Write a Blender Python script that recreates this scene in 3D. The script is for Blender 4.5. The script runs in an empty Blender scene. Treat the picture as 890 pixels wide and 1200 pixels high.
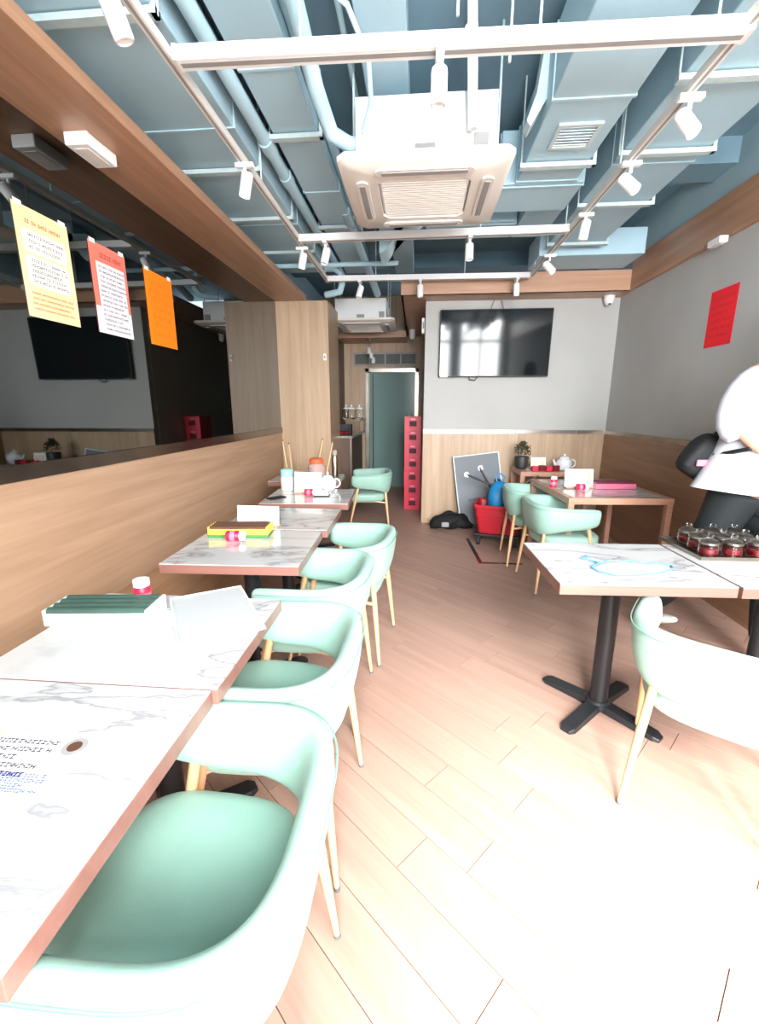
import bpy, bmesh, math, random
from mathutils import Vector, Matrix
random.seed(7)
S = bpy.context.scene
C = S.collection
PI = math.pi

# ------------------------------------------------------------------ camera, world, light, exposure
F_PX, VPX, VPY = 515.0, 490.0, 478.0
CAM_H = 1.42
cd = bpy.data.cameras.new('camera')
cam = bpy.data.objects.new('camera', cd); C.objects.link(cam)
cd.sensor_fit = 'VERTICAL'; cd.sensor_height = 24.0; cd.lens = F_PX / 1200 * 24.0
cd.clip_start = 0.02; cd.clip_end = 200
pitch = math.atan((600 - VPY) / F_PX)
yaw = math.atan((VPX - 445) / math.hypot(F_PX, 600 - VPY))
cam.location = (0, 0, CAM_H)
cam.rotation_euler = (PI / 2 - pitch, 0, yaw)
S.camera = cam
S.view_settings.view_transform = 'Standard'; S.view_settings.look = 'None'
S.view_settings.gamma = 1.0; S.view_settings.use_curve_mapping = False
S.view_settings.exposure = 1.42

W = bpy.data.worlds.new('world'); S.world = W; W.use_nodes = True
wn = W.node_tree.nodes; wl = W.node_tree.links
bg = wn['Background']; bg.inputs[0].default_value = (0.80, 0.90, 1.0, 1); bg.inputs[1].default_value = 2.0

def area(name, loc, rot, sx, sy, power, col):
    l = bpy.data.lights.new(name, 'AREA'); l.shape = 'RECTANGLE'; l.size = sx; l.size_y = sy
    l.energy = power; l.color = col
    o = bpy.data.objects.new(name, l); C.objects.link(o); o.location = loc; o.rotation_euler = rot
    return o
# daylight coming in through the open shopfront behind the camera
area('shopfront_daylight', (1.1, -2.7, 2.35), (PI / 2, 0, 0), 4.2, 2.3, 620, (0.96, 0.985, 1.0))
# steep sky light over the pavement, falling through the opening on to the floor
area('street_sky', (1.3, -3.0, 3.9), (math.radians(50), 0, math.radians(12)), 3.2, 2.0, 420, (1.0, 0.99, 0.97))

# hazy sun falling steeply through the open front on to the floor
sl = bpy.data.lights.new('hazy_sun', 'SUN'); sl.energy = 6.5; sl.angle = math.radians(20); sl.color = (1.0, .97, .92)
so = bpy.data.objects.new('hazy_sun', sl); C.objects.link(so)
so.rotation_euler = Vector((.10, .80, -.80)).to_track_quat('-Z', 'Y').to_euler()

# ------------------------------------------------------------------ materials
MATS = {}
def srgb(r, g, b):
    f = lambda c: ((c / 255 + 0.055) / 1.055) ** 2.4 if c > 10 else c / 255 / 12.92
    return (f(r), f(g), f(b), 1)
def mat(name, col, rough=0.5, metal=0.0, trans=0.0, var=0.0, vscale=8, bump=0.0, bscale=60, emit=None, estr=1.0, coat=0.0, ior=1.45, stretch=None, rand=0.0, alpha=1.0, sheen=0.0):
    m = bpy.data.materials.new(name); m.use_nodes = True
    nt = m.node_tree; N = nt.nodes; L = nt.links
    b = N['Principled BSDF']
    b.inputs['Base Color'].default_value = col
    b.inputs['Roughness'].default_value = rough; b.inputs['Metallic'].default_value = metal
    b.inputs['IOR'].default_value = ior
    b.inputs['Transmission Weight'].default_value = trans
    b.inputs['Coat Weight'].default_value = coat
    b.inputs['Alpha'].default_value = alpha
    b.inputs['Sheen Weight'].default_value = sheen
    if emit: b.inputs['Emission Color'].default_value = emit; b.inputs['Emission Strength'].default_value = estr
    tc = N.new('ShaderNodeTexCoord'); mp = N.new('ShaderNodeMapping')
    L.new(tc.outputs['Object'], mp.inputs[0])
    if stretch: mp.inputs['Scale'].default_value = stretch
    out = None
    if var > 0 or rand > 0:
        nz = N.new('ShaderNodeTexNoise'); nz.inputs['Scale'].default_value = vscale; nz.inputs['Detail'].default_value = 6
        L.new(mp.outputs[0], nz.inputs[0])
        mr = N.new('ShaderNodeMapRange'); mr.inputs['From Min'].default_value = .3; mr.inputs['From Max'].default_value = .7
        mr.inputs['To Min'].default_value = 1 - var; mr.inputs['To Max'].default_value = 1 + var
        L.new(nz.outputs[0], mr.inputs[0])
        val = mr.outputs[0]
        if rand > 0:
            oi = N.new('ShaderNodeObjectInfo')
            m2 = N.new('ShaderNodeMapRange'); m2.inputs['To Min'].default_value = 1 - rand; m2.inputs['To Max'].default_value = 1 + rand
            L.new(oi.outputs['Random'], m2.inputs[0])
            mu = N.new('ShaderNodeMath'); mu.operation = 'MULTIPLY'; L.new(val, mu.inputs[0]); L.new(m2.outputs[0], mu.inputs[1]); val = mu.outputs[0]
        vm = N.new('ShaderNodeVectorMath'); vm.operation = 'SCALE'; vm.inputs[0].default_value = col[:3]
        L.new(val, vm.inputs['Scale']); L.new(vm.outputs[0], b.inputs['Base Color'])
    if bump > 0:
        n2 = N.new('ShaderNodeTexNoise'); n2.inputs['Scale'].default_value = bscale; n2.inputs['Detail'].default_value = 4
        L.new(mp.outputs[0], n2.inputs[0])
        bp = N.new('ShaderNodeBump'); bp.inputs['Strength'].default_value = bump; bp.inputs['Distance'].default_value = .005
        L.new(n2.outputs[0], bp.inputs['Height']); L.new(bp.outputs[0], b.inputs['Normal'])
    MATS[name] = m
    return m
def wood(name, c1, c2, axis, rough=0.45, scale=1.0, rand=0.0, coat=0.0):
    """long grain along axis (0,1,2) in object space"""
    m = bpy.data.materials.new(name); m.use_nodes = True
    N = m.node_tree.nodes; L = m.node_tree.links; b = N['Principled BSDF']
    tc = N.new('ShaderNodeTexCoord'); mp = N.new('ShaderNodeMapping'); L.new(tc.outputs['Object'], mp.inputs[0])
    sc = [9 * scale] * 3; sc[axis] = .55 * scale; mp.inputs['Scale'].default_value = sc
    if rand:
        oi = N.new('ShaderNodeObjectInfo'); cm = N.new('ShaderNodeCombineXYZ'); mm = N.new('ShaderNodeMath'); mm.operation = 'MULTIPLY'; mm.inputs[1].default_value = 37
        L.new(oi.outputs['Random'], mm.inputs[0]); L.new(mm.outputs[0], cm.inputs[0]); L.new(mm.outputs[0], cm.inputs[1]); L.new(cm.outputs[0], mp.inputs['Location'])
    n1 = N.new('ShaderNodeTexNoise'); n1.inputs['Scale'].default_value = 1.6; n1.inputs['Detail'].default_value = 8; n1.inputs['Distortion'].default_value = .6
    L.new(mp.outputs[0], n1.inputs[0])
    mp2 = N.new('ShaderNodeMapping'); L.new(tc.outputs['Object'], mp2.inputs[0])
    s2 = [70 * scale] * 3; s2[axis] = 2.2 * scale; mp2.inputs['Scale'].default_value = s2
    n2 = N.new('ShaderNodeTexNoise'); n2.inputs['Scale'].default_value = 1.0; n2.inputs['Detail'].default_value = 3; L.new(mp2.outputs[0], n2.inputs[0])
    mx = N.new('ShaderNodeMath'); mx.operation = 'MULTIPLY_ADD'; mx.inputs[1].default_value = .45; L.new(n2.outputs[0], mx.inputs[0]); L.new(n1.outputs[0], mx.inputs[2])
    rp = N.new('ShaderNodeValToRGB'); rp.color_ramp.elements[0].position = .5; rp.color_ramp.elements[1].position = .95
    rp.color_ramp.elements[0].color = c1; rp.color_ramp.elements[1].color = c2
    L.new(mx.outputs[0], rp.inputs[0])
    outc = rp.outputs[0]
    if rand:
        m2 = N.new('ShaderNodeMapRange'); m2.inputs['To Min'].default_value = 1 - rand; m2.inputs['To Max'].default_value = 1 + rand
        L.new(oi.outputs['Random'], m2.inputs[0])
        vm = N.new('ShaderNodeVectorMath'); vm.operation = 'SCALE'; L.new(outc, vm.inputs[0]); L.new(m2.outputs[0], vm.inputs['Scale']); outc = vm.outputs[0]
    L.new(outc, b.inputs['Base Color'])
    b.inputs['Roughness'].default_value = rough; b.inputs['Coat Weight'].default_value = coat
    bp = N.new('ShaderNodeBump'); bp.inputs['Strength'].default_value = .08; bp.inputs['Distance'].default_value = .002
    L.new(n2.outputs[0], bp.inputs['Height']); L.new(bp.outputs[0], b.inputs['Normal'])
    MATS[name] = m
    return m
def marble(name):
    m = bpy.data.materials.new(name); m.use_nodes = True
    N = m.node_tree.nodes; L = m.node_tree.links; b = N['Principled BSDF']
    tc = N.new('ShaderNodeTexCoord'); oi = N.new('ShaderNodeObjectInfo'); mp = N.new('ShaderNodeMapping')
    mp.inputs['Rotation'].default_value = (0, 0, .6); mp.inputs['Scale'].default_value = (1.3, 3.8, 1)
    mm = N.new('ShaderNodeMath'); mm.operation = 'MULTIPLY'; mm.inputs[1].default_value = 23
    cm = N.new('ShaderNodeCombineXYZ'); L.new(oi.outputs['Random'], mm.inputs[0]); L.new(mm.outputs[0], cm.inputs[0]); L.new(mm.outputs[0], cm.inputs[2])
    L.new(tc.outputs['Object'], mp.inputs[0]); L.new(cm.outputs[0], mp.inputs['Location'])
    n = N.new('ShaderNodeTexNoise'); n.inputs['Scale'].default_value = 1.1; n.inputs['Detail'].default_value = 7; n.inputs['Distortion'].default_value = .9
    L.new(mp.outputs[0], n.inputs[0])
    rp = N.new('ShaderNodeValToRGB'); e = rp.color_ramp.elements
    w = srgb(196, 195, 194); g = srgb(142, 141, 144)
    e[0].position = .44; e[0].color = w; e[1].position = .56; e[1].color = w
    a = rp.color_ramp.elements.new(.492); a.color = srgb(182, 181, 181); k = rp.color_ramp.elements.new(.502); k.color = g; k2 = rp.color_ramp.elements.new(.515); k2.color = srgb(172, 171, 172)
    L.new(n.outputs[0], rp.inputs[0]); L.new(rp.outputs[0], b.inputs['Base Color'])
    b.inputs['Roughness'].default_value = .16; b.inputs['Coat Weight'].default_value = .2
    MATS[name] = m
    return m

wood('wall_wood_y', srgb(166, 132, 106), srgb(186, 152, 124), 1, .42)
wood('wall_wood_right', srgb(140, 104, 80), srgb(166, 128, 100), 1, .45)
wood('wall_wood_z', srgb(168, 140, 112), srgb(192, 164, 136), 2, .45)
wood('beam_wood', srgb(156, 116, 90), srgb(184, 142, 112), 1, .4)
wood('beam_wood_x', srgb(176, 134, 108), srgb(200, 158, 130), 0, .4)
wood('plank_wood', srgb(154, 123, 110), srgb(172, 140, 125), 0, .5, 1.0, rand=.05)
wood('table_edge', srgb(128, 88, 78), srgb(144, 102, 92), 0, .35)
wood('table_wood', srgb(172, 126, 104), srgb(196, 150, 126), 0, .4)
wood('bench_wood', srgb(150, 112, 84), srgb(178, 138, 104), 1, .45)
wood('dark_wood', srgb(70, 50, 38), srgb(96, 70, 54), 2, .5)
marble('marble')
mat('mint', srgb(146, 182, 168), .5, var=.05, vscale=9, bump=.12, bscale=260, sheen=.1)
mat('mint_dark', srgb(120, 165, 150), .6)
mat('gold', srgb(222, 182, 138), .35, .25)
mat('foot_grey', srgb(90, 90, 92), .6)
mat('black_metal', srgb(44, 45, 48), .35, .4)
mat('white_paint', srgb(238, 238, 238), .4)
mat('plastic_white', srgb(228, 222, 214), .4)
mat('plastic_grey', srgb(150, 148, 146), .5)
mat('duct_blue', srgb(176, 207, 220), .5, var=.05, vscale=2.5)
mat('pipe_blue', srgb(182, 214, 226), .45, var=.04, vscale=6)
mat('slab_blue', srgb(124, 156, 172), .8, var=.10, vscale=2.0, bump=.3, bscale=14)
mat('hanger_white', srgb(196, 214, 216), .5, var=.06, vscale=30)
mat('wall_grey', srgb(178, 177, 174), .8, var=.05, vscale=1.6, bump=.08, bscale=30)
mat('wall_blue', srgb(158, 184, 192), .8, var=.06, vscale=3)
mat('front_wall', srgb(150, 145, 140), .8)
mat('pavement', srgb(170, 168, 162), .8, var=.1, vscale=3)
mat('mirror_glass', (.16, .17, .17, 1), .02, 1.0)
mat('steel', srgb(160, 152, 142), .28, 1.0, var=.12, vscale=5)
mat('steel_dark', srgb(120, 112, 104), .25, 1.0, var=.2, vscale=5)
mat('screen', (.008, .011, .013, 1), .07, 0, ior=1.36)
mat('black_plastic', srgb(26, 26, 28), .45)
mat('black_cloth', srgb(20, 20, 23), .75, bump=.4, bscale=40)
mat('red_plastic', srgb(200, 36, 62), .4)
mat('bin_red', srgb(176, 30, 44), .4)
mat('crate_hole_shade', srgb(70, 12, 22), .6)  # darker crate red, shade inside the handle hole put into the colour
mat('label_red', srgb(214, 30, 62), .4)
mat('poster_yellow', srgb(236, 210, 162), .6, var=.12, vscale=3)
mat('poster_cream', srgb(246, 240, 226), .6)
mat('poster_pink', srgb(226, 122, 104), .6, var=.08, vscale=4)
mat('poster_grey', srgb(236, 228, 232), .6)
mat('poster_orange', srgb(255, 128, 8), .6)
mat('poster_red', srgb(246, 30, 46), .6, var=.03, vscale=4)
mat('ink', srgb(58, 52, 70), .7)
mat('ink_orange', srgb(214, 96, 20), .7)
mat('ink_red', srgb(190, 40, 40), .7)
mat('ink_blue', srgb(84, 104, 190), .7)
mat('paper', srgb(242, 240, 236), .5)
mat('paper_cream', srgb(244, 232, 210), .5)
mat('glass', (.96, .98, .98, 1), .03, 0, 1.0, ior=1.25)
mat('acrylic', (.92, .93, .94, 1), .12, 0, .65, ior=1.2)
mat('door_glass', srgb(116, 140, 136), .12, .0, .0, ior=1.25)
mat('sauce', srgb(112, 16, 24), .3)
mat('green_box', srgb(200, 226, 208), .35)
mat('green_dark', srgb(58, 80, 72), .3, var=.15, vscale=10)
mat('yellow', srgb(238, 212, 74), .4)
mat('green', srgb(70, 130, 70), .4)
mat('brown', srgb(88, 60, 46), .5)
mat('pink', srgb(226, 120, 148), .4)
mat('pink_dark', srgb(110, 40, 60), .4)
mat('blue', srgb(28, 132, 190), .45, bump=.5, bscale=14)
mat('blue_line', srgb(90, 150, 196), .3)
mat('ceramic', srgb(222, 224, 226), .2, var=.12, vscale=26)
mat('teal_lid', srgb(150, 200, 200), .4)
mat('orange_lid', srgb(240, 100, 60), .4)
mat('jar_plastic', srgb(226, 196, 190), .2, trans=.5, ior=1.2)
mat('board_grey', srgb(112, 116, 122), .6, var=.04, vscale=5)
mat('leaf', srgb(70, 74, 48), .7, var=.3, vscale=30)
mat('pot', srgb(46, 44, 42), .5)
mat('skin', srgb(214, 164, 140), .5)
mat('shirt', srgb(186, 186, 192), .8, bump=.9, bscale=7)
mat('trouser', srgb(24, 30, 32), .8, bump=.4, bscale=14)
mat('hair', srgb(28, 24, 22), .6)
mat('shoe', srgb(235, 235, 235), .5)
mat('rubber', srgb(34, 34, 36), .7)
mat('floor_base', srgb(70, 48, 38), .8)
mat('grille_dark', srgb(84, 88, 84), .5)

# ------------------------------------------------------------------ helpers
class MB:
    def __init__(s): s.v = []; s.f = []
    def add(s, vs, fs):
        k = len(s.v); s.v += [tuple(p) for p in vs]; s.f += [[i + k for i in f] for f in fs]; return s
    def box(s, x0, x1, y0, y1, z0, z1, M=None):
        vs = [Vector(p) for p in ((x0,y0,z0),(x1,y0,z0),(x1,y1,z0),(x0,y1,z0),(x0,y0,z1),(x1,y0,z1),(x1,y1,z1),(x0,y1,z1))]
        if M is not None: vs = [M @ p for p in vs]
        return s.add(vs, [(0,3,2,1),(4,5,6,7),(0,1,5,4),(1,2,6,5),(2,3,7,6),(3,0,4,7)])
    def tube(s, pts, rad, n=12, cap=True):
        pts = [Vector(p) for p in pts]
        if not hasattr(rad, '__len__'): rad = [rad] * len(pts)
        rings = []; up = None
        for i, p in enumerate(pts):
            a = pts[max(0, i - 1)]; b = pts[min(len(pts) - 1, i + 1)]; d = (b - a)
            d = d.normalized() if d.length > 1e-9 else Vector((0, 0, 1))
            if up is None: up = Vector((1, 0, 0)) if abs(d.x) < .8 else Vector((0, 1, 0))
            u = (up - d * up.dot(d)).normalized(); w = d.cross(u); up = u
            rings.append([p + (u * math.cos(2*PI*k/n) + w * math.sin(2*PI*k/n)) * rad[i] for k in range(n)])
        vs = [q for r in rings for q in r]; fs = []
        for i in range(len(pts) - 1):
            for k in range(n):
                fs.append((i*n+k, i*n+(k+1)%n, (i+1)*n+(k+1)%n, (i+1)*n+k))
        if cap: fs.append(tuple(range(n))[::-1]); fs.append(tuple((len(pts)-1)*n + k for k in range(n)))
        return s.add(vs, fs)
    def lathe(s, prof, n=20, c=(0, 0, 0), M=None):
        vs = []; fs = []
        for r, z in prof:
            for k in range(n):
                vs.append(Vector((c[0] + r*math.cos(2*PI*k/n), c[1] + r*math.sin(2*PI*k/n), c[2] + z)))
        if M is not None: vs = [M @ p for p in vs]
        for i in range(len(prof) - 1):
            for k in range(n): fs.append((i*n+k, i*n+(k+1)%n, (i+1)*n+(k+1)%n, (i+1)*n+k))
        if prof[0][0] > 1e-4: fs.append(tuple(range(n))[::-1])
        if prof[-1][0] > 1e-4: fs.append(tuple((len(prof)-1)*n + k for k in range(n)))
        return s.add(vs, fs)
    def prism(s, poly, z0, z1, M=None):
        n = len(poly); vs = [Vector((x, y, z0)) for x, y in poly] + [Vector((x, y, z1)) for x, y in poly]
        if M is not None: vs = [M @ p for p in vs]
        return s.add(vs, [tuple(range(n))[::-1], tuple(range(n, 2*n))] + [(i, (i+1) % n, n+(i+1) % n, n+i) for i in range(n)])
    def rings(s, rings, cap=True):
        n = len(rings[0]); vs = [q for r in rings for q in r]; fs = []
        for i in range(len(rings) - 1):
            for k in range(n): fs.append((i*n+k, i*n+(k+1)%n, (i+1)*n+(k+1)%n, (i+1)*n+k))
        if cap: fs.append(tuple(range(n))[::-1]); fs.append(tuple((len(rings)-1)*n + k for k in range(n)))
        return s.add(vs, fs)
    def build(s, name, m, parent=None, smooth=False, bevel=0, seg=2, loc=None, rot=None, subsurf=0):
        me = bpy.data.meshes.new(name); me.from_pydata(s.v, [], s.f); me.update()
        bm = bmesh.new(); bm.from_mesh(me); bmesh.ops.recalc_face_normals(bm, faces=bm.faces); bm.to_mesh(me); bm.free()
        if smooth:
            me.shade_smooth()
            try: me.set_sharp_from_angle(angle=math.radians(smooth if smooth is not True else 40))
            except Exception: pass
        me.materials.append(MATS[m] if isinstance(m, str) else m)
        o = bpy.data.objects.new(name, me); C.objects.link(o)
        if parent: o.parent = parent
        if loc is not None: o.location = loc
        if rot is not None: o.rotation_euler = rot
        if bevel:
            b = o.modifiers.new('bevel', 'BEVEL'); b.width = bevel; b.segments = seg; b.limit_method = 'ANGLE'
        if subsurf:
            b = o.modifiers.new('sub', 'SUBSURF'); b.levels = subsurf; b.render_levels = subsurf
        return o
def tag(o, label=None, cat=None, group=None, kind=None):
    if label: o['label'] = label
    if cat: o['category'] = cat
    if group: o['group'] = group
    if kind: o['kind'] = kind
    return o
def thing(name, label, cat, loc=(0, 0, 0), rz=0, group=None):
    o = bpy.data.objects.new(name, None); C.objects.link(o); o.empty_display_size = .05
    o.location = loc; o.rotation_euler = (0, 0, rz)
    return tag(o, label, cat, group)
def struct(o): o['kind'] = 'structure'; return o
def sbox(name, m, *b, parent=None, bevel=0):
    o = MB().box(*b).build(name, m, parent, bevel=bevel)
    return struct(o) if parent is None else o
def copy_tree(o, parent=None):
    c = o.copy(); C.objects.link(c)
    if parent: c.parent = parent
    for ch in list(o.children): copy_tree(ch, c)
    return c
def setdeep(name): pass

# ------------------------------------------------------------------ room shell
XL, XR, YB, YF, ZC = -1.65, 2.20, 5.45, -1.10, 3.25
floor = sbox('floor', 'floor_base', XL - .1, XR + .1, YF, 8.1, -.08, -.006)
# planks laid on the diagonal: each one is its own board, clipped to the room
def clip(poly, ax, lim, keep_less):
    out = []
    for i in range(len(poly)):
        a, b = poly[i], poly[(i + 1) % len(poly)]
        ia = (a[ax] <= lim) == keep_less or a[ax] == lim; ib = (b[ax] <= lim) == keep_less or b[ax] == lim
        if ia: out.append(a)
        if ia != ib:
            t = (lim - a[ax]) / (b[ax] - a[ax]); out.append((a[0] + t*(b[0]-a[0]), a[1] + t*(b[1]-a[1])))
    return out
th = math.atan2(-.666, .746); dx, dy = math.cos(th), math.sin(th); nx, ny = -dy, dx
PWID, PLEN = .150, .92
o0 = Vector((-.335, 1.16))     # a point on a seam in view
far = MB(); npl = 0
for i in range(-60, 60):
    off = random.random() * PLEN
    for j in range(-14, 15):
        c0 = o0 + Vector((nx, ny)) * (i * PWID) + Vector((dx, dy)) * (j * PLEN + off)
        g = .0014
        P = [c0 + Vector((nx, ny))*g + Vector((dx, dy))*g, c0 + Vector((nx, ny))*g + Vector((dx, dy))*(PLEN-g),
             c0 + Vector((nx, ny))*(PWID-g) + Vector((dx, dy))*(PLEN-g), c0 + Vector((nx, ny))*(PWID-g) + Vector((dx, dy))*g]
        poly = [(p.x, p.y) for p in P]
        for ax, lim, less in ((0, XR, True), (0, XL, False), (1, 8.0, True), (1, YF, False)):
            poly = clip(poly, ax, lim, less)
            if len(poly) < 3: break
        if len(poly) < 3: continue
        cx = sum(p[0] for p in poly) / len(poly); cy = sum(p[1] for p in poly) / len(poly)
        if cy > 5.2 or (cx < -1.0 and cy < 5.2) or cy < .2:
            far.prism(poly, -.006, 0); continue
        # local frame: grain runs along local x
        R = Matrix.Rotation(-th, 2)
        loc = [R @ (Vector(p) - Vector((cx, cy))) for p in poly]
        MB().prism([(q.x, q.y) for q in loc], -.006, random.uniform(-.0004, .0002)).build('floor_plank', 'plank_wood', floor, loc=(cx, cy, 0), rot=(0, 0, th))
        npl += 1
fo = far.build('floor_planks_beyond', 'plank_wood', floor); fo['kind'] = 'stuff'
print('planks', npl)

ceil_ = sbox('ceiling', 'slab_blue', XL - .1, XR + .1, YF, 8.1, ZC, ZC + .1)
for y in (0.9, 3.75, 5.95): MB().box(XL, XR, y, y + .28, ZC - .16, ZC).build('concrete_beam', 'slab_blue', ceil_)
wl_ = sbox('wall_left', 'wall_blue', XL - .12, XL, YF, 8.1, 0, ZC)
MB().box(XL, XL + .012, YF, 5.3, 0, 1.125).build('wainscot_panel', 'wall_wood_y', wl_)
wr_ = sbox('wall_right', 'wall_grey', XR, XR + .12, YF, YB, 0, 2.62)
MB().box(XR, XR + .12, YF, 8.1, 2.62, ZC).build('upper_wall', 'wall_blue', wr_)
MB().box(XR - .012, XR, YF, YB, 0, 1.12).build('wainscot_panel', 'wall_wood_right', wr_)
wb_ = sbox('wall_back', 'wall_grey', .07, XR, YB, YB + .1, 0, 2.6)
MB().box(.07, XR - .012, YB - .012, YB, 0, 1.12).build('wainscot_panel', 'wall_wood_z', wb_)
MB().box(.066, .08, YB + .1, 8.0, 0, 2.6).build('passage_side', 'wall_grey', wb_)
for i, (a, b) in enumerate(((.07, .46), (.47, 1.16), (1.17, 1.86), (1.87, XR - .012))):
    MB().box(a, b, YB - .016, YB, 1.12, 1.165).build('steel_strip', 'steel', wb_)
# the steel strips above the wainscot on the side walls
struct(MB().box(XR - .016, XR, YF, YB - .016, 1.12, 1.165).build('trim_1', 'steel_dark'))
struct(MB().box(XL, XL + .020, YF, 5.3, 1.125, 1.19).build('trim_2', 'steel_dark'))
sbox('baseboard_back', 'wall_wood_z', .07, XR - .02, YB - .022, YB - .012, 0, .06)
# timber-clad beams under the ceiling
b1 = MB().box(XL, -1.285, YF, 5.30, 2.60, 2.66).build('trim_3', 'beam_wood', bevel=.003); struct(b1)
b2 = MB().box(2.16, XR, YF, 5.15, 2.605, 2.90).build('trim_4', 'beam_wood', bevel=.003); struct(b2)
b3 = MB().box(-.205, XR, 5.15, 8.0, 2.60, 2.605).box(-.205, 2.16, 5.15, 5.17, 2.60, 2.80).box(-.205, -.185, 5.17, 8.0, 2.60, 2.80).build('trim_5', 'beam_wood_x'); struct(b3)
# column between dining room and pass
col_ = sbox('wall_column', 'wall_wood_z', XL, -1.04, 5.30, 5.95, 0, 2.60)
# passage and door wall
wp_ = sbox('wall_passage', 'dark_wood', XL, -1.30, 5.95, 8.0, 0, 2.55)
wd_ = MB().box(XL, -.90, 8.0, 8.1, 0, ZC).box(-.02, .1, 8.0, 8.1, 0, ZC).box(-.90, -.02, 8.0, 8.1, 2.06, ZC).build('wall_far', 'wall_wood_z'); struct(wd_)
sbox('trim_6', 'beam_wood_x', -1.30, -.205, 7.35, 8.0, 2.50, 2.60)
# far door with steel frame
d = thing('door_1', None, None); d['kind'] = 'structure'
MB().box(-.93, -.86, 7.95, 8.02, 0, 2.09).box(-.06, .01, 7.95, 8.02, 0, 2.09).box(-.93, .01, 7.95, 8.02, 2.02, 2.09).build('door_frame', 'steel', d, bevel=.004)
MB().box(-.89, -.03, 8.03, 8.05, -.004, 2.055).build('door_pane', 'door_glass', d)
MB().box(-.80, -.785, 7.99, 8.03, .02, 2.0).box(-.80, -.785, 7.99, 8.03, 1.1, 1.12).build('door_edge', 'black_metal', d)
MB().tube([(-.15, 7.97, .95), (-.15, 7.97, 1.35)], .012).build('door_handle', 'steel', d, smooth=True)
w = thing('window_1', None, None); w['kind'] = 'structure'
MB().box(-1.13, -.03, 7.97, 8.0, 2.13, 2.16).box(-1.13, -.03, 7.97, 8.0, 2.32, 2.35).build('window_frame', 'plastic_grey', w)
for i in range(5): MB().box(-1.13 + i*.268, -1.10 + i*.268, 7.97, 8.0, 2.16, 2.32).build('mullion', 'plastic_grey', w)
for i in range(4): MB().box(-1.10 + i*.268, -.862 + i*.268, 7.985, 7.995, 2.16, 2.32).build('pane', 'grille_dark', w)

# shopfront behind the camera (seen only in the screen, the mirror and as daylight)
wf = MB().box(XL, -.12, YF - .12, YF, 0, ZC).box(2.05, XR, YF - .12, YF, 0, ZC).box(XL, XR, YF - .12, YF, 3.12, ZC).build('wall_front', 'front_wall'); struct(wf)  # unseen; left part made solid to keep daylight off the left tables
w = thing('window_2', None, None); w['kind'] = 'structure'
m = MB()
for x, w_ in ((-.12, .06), (.76, .30), (1.50, .05), (1.99, .06)): m.box(x, x + w_, YF - .09, YF - .03, 0, 3.12)
for z in (2.55, 3.06): m.box(-.12, 2.05, YF - .09, YF - .03, z, z + .07)
m.build('window_frame', 'steel_dark', w)
struct(MB().box(-6, 6, -8, YF, -.15, -.06).build('floor_street', 'pavement'))

# ------------------------------------------------------------------ left mirror, column fittings
mir = MB().box(XL, XL + .006, YF, 5.30, 1.19, 2.60).build('wall_mirror', 'mirror_glass')
tag(mir, 'long dark tinted mirror above the wood panelling of the left wall', 'mirror')
def glyph_rows(mb, x0, x1, z0, z1, rows, h, gap=.25, plane='x', at=0, t=.0006, rnd=random, shortlast=True):
    """rows of small broken strokes, standing for unreadable print; plane 'x': wall, uses (y,z); plane 'z': table top, uses (x,y)"""
    for r in range(rows):
        zz = z1 - (z1 - z0) * (r + .5) / rows
        x = x0 + rnd.random() * .01; xe = x1 - (rnd.random() * (x1 - x0) * .35 if shortlast and r % 3 == 2 else 0)
        while x < xe:
            wd = h * rnd.uniform(.5, 1.0)
            # two strokes and a stem per character
            for (u0, u1, v0, v1) in ((0, 1, .8, 1), (0, 1, .05, .22), (.4, .6, 0, 1)) if rnd.random() < .6 else ((0, .2, 0, 1), (.8, 1, 0, 1), (0, 1, .4, .58)):
                a, b = x + wd*u0, x + wd*u1; c, e = zz - h/2 + h*v0, zz - h/2 + h*v1
                if plane == 'x': mb.box(at, at + t, a, b, c, e)
                else: mb.box(a, b, c, e, at, at + t)
            x += wd * (1 + gap) + (h * .6 if rnd.random() < .12 else 0)
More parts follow.
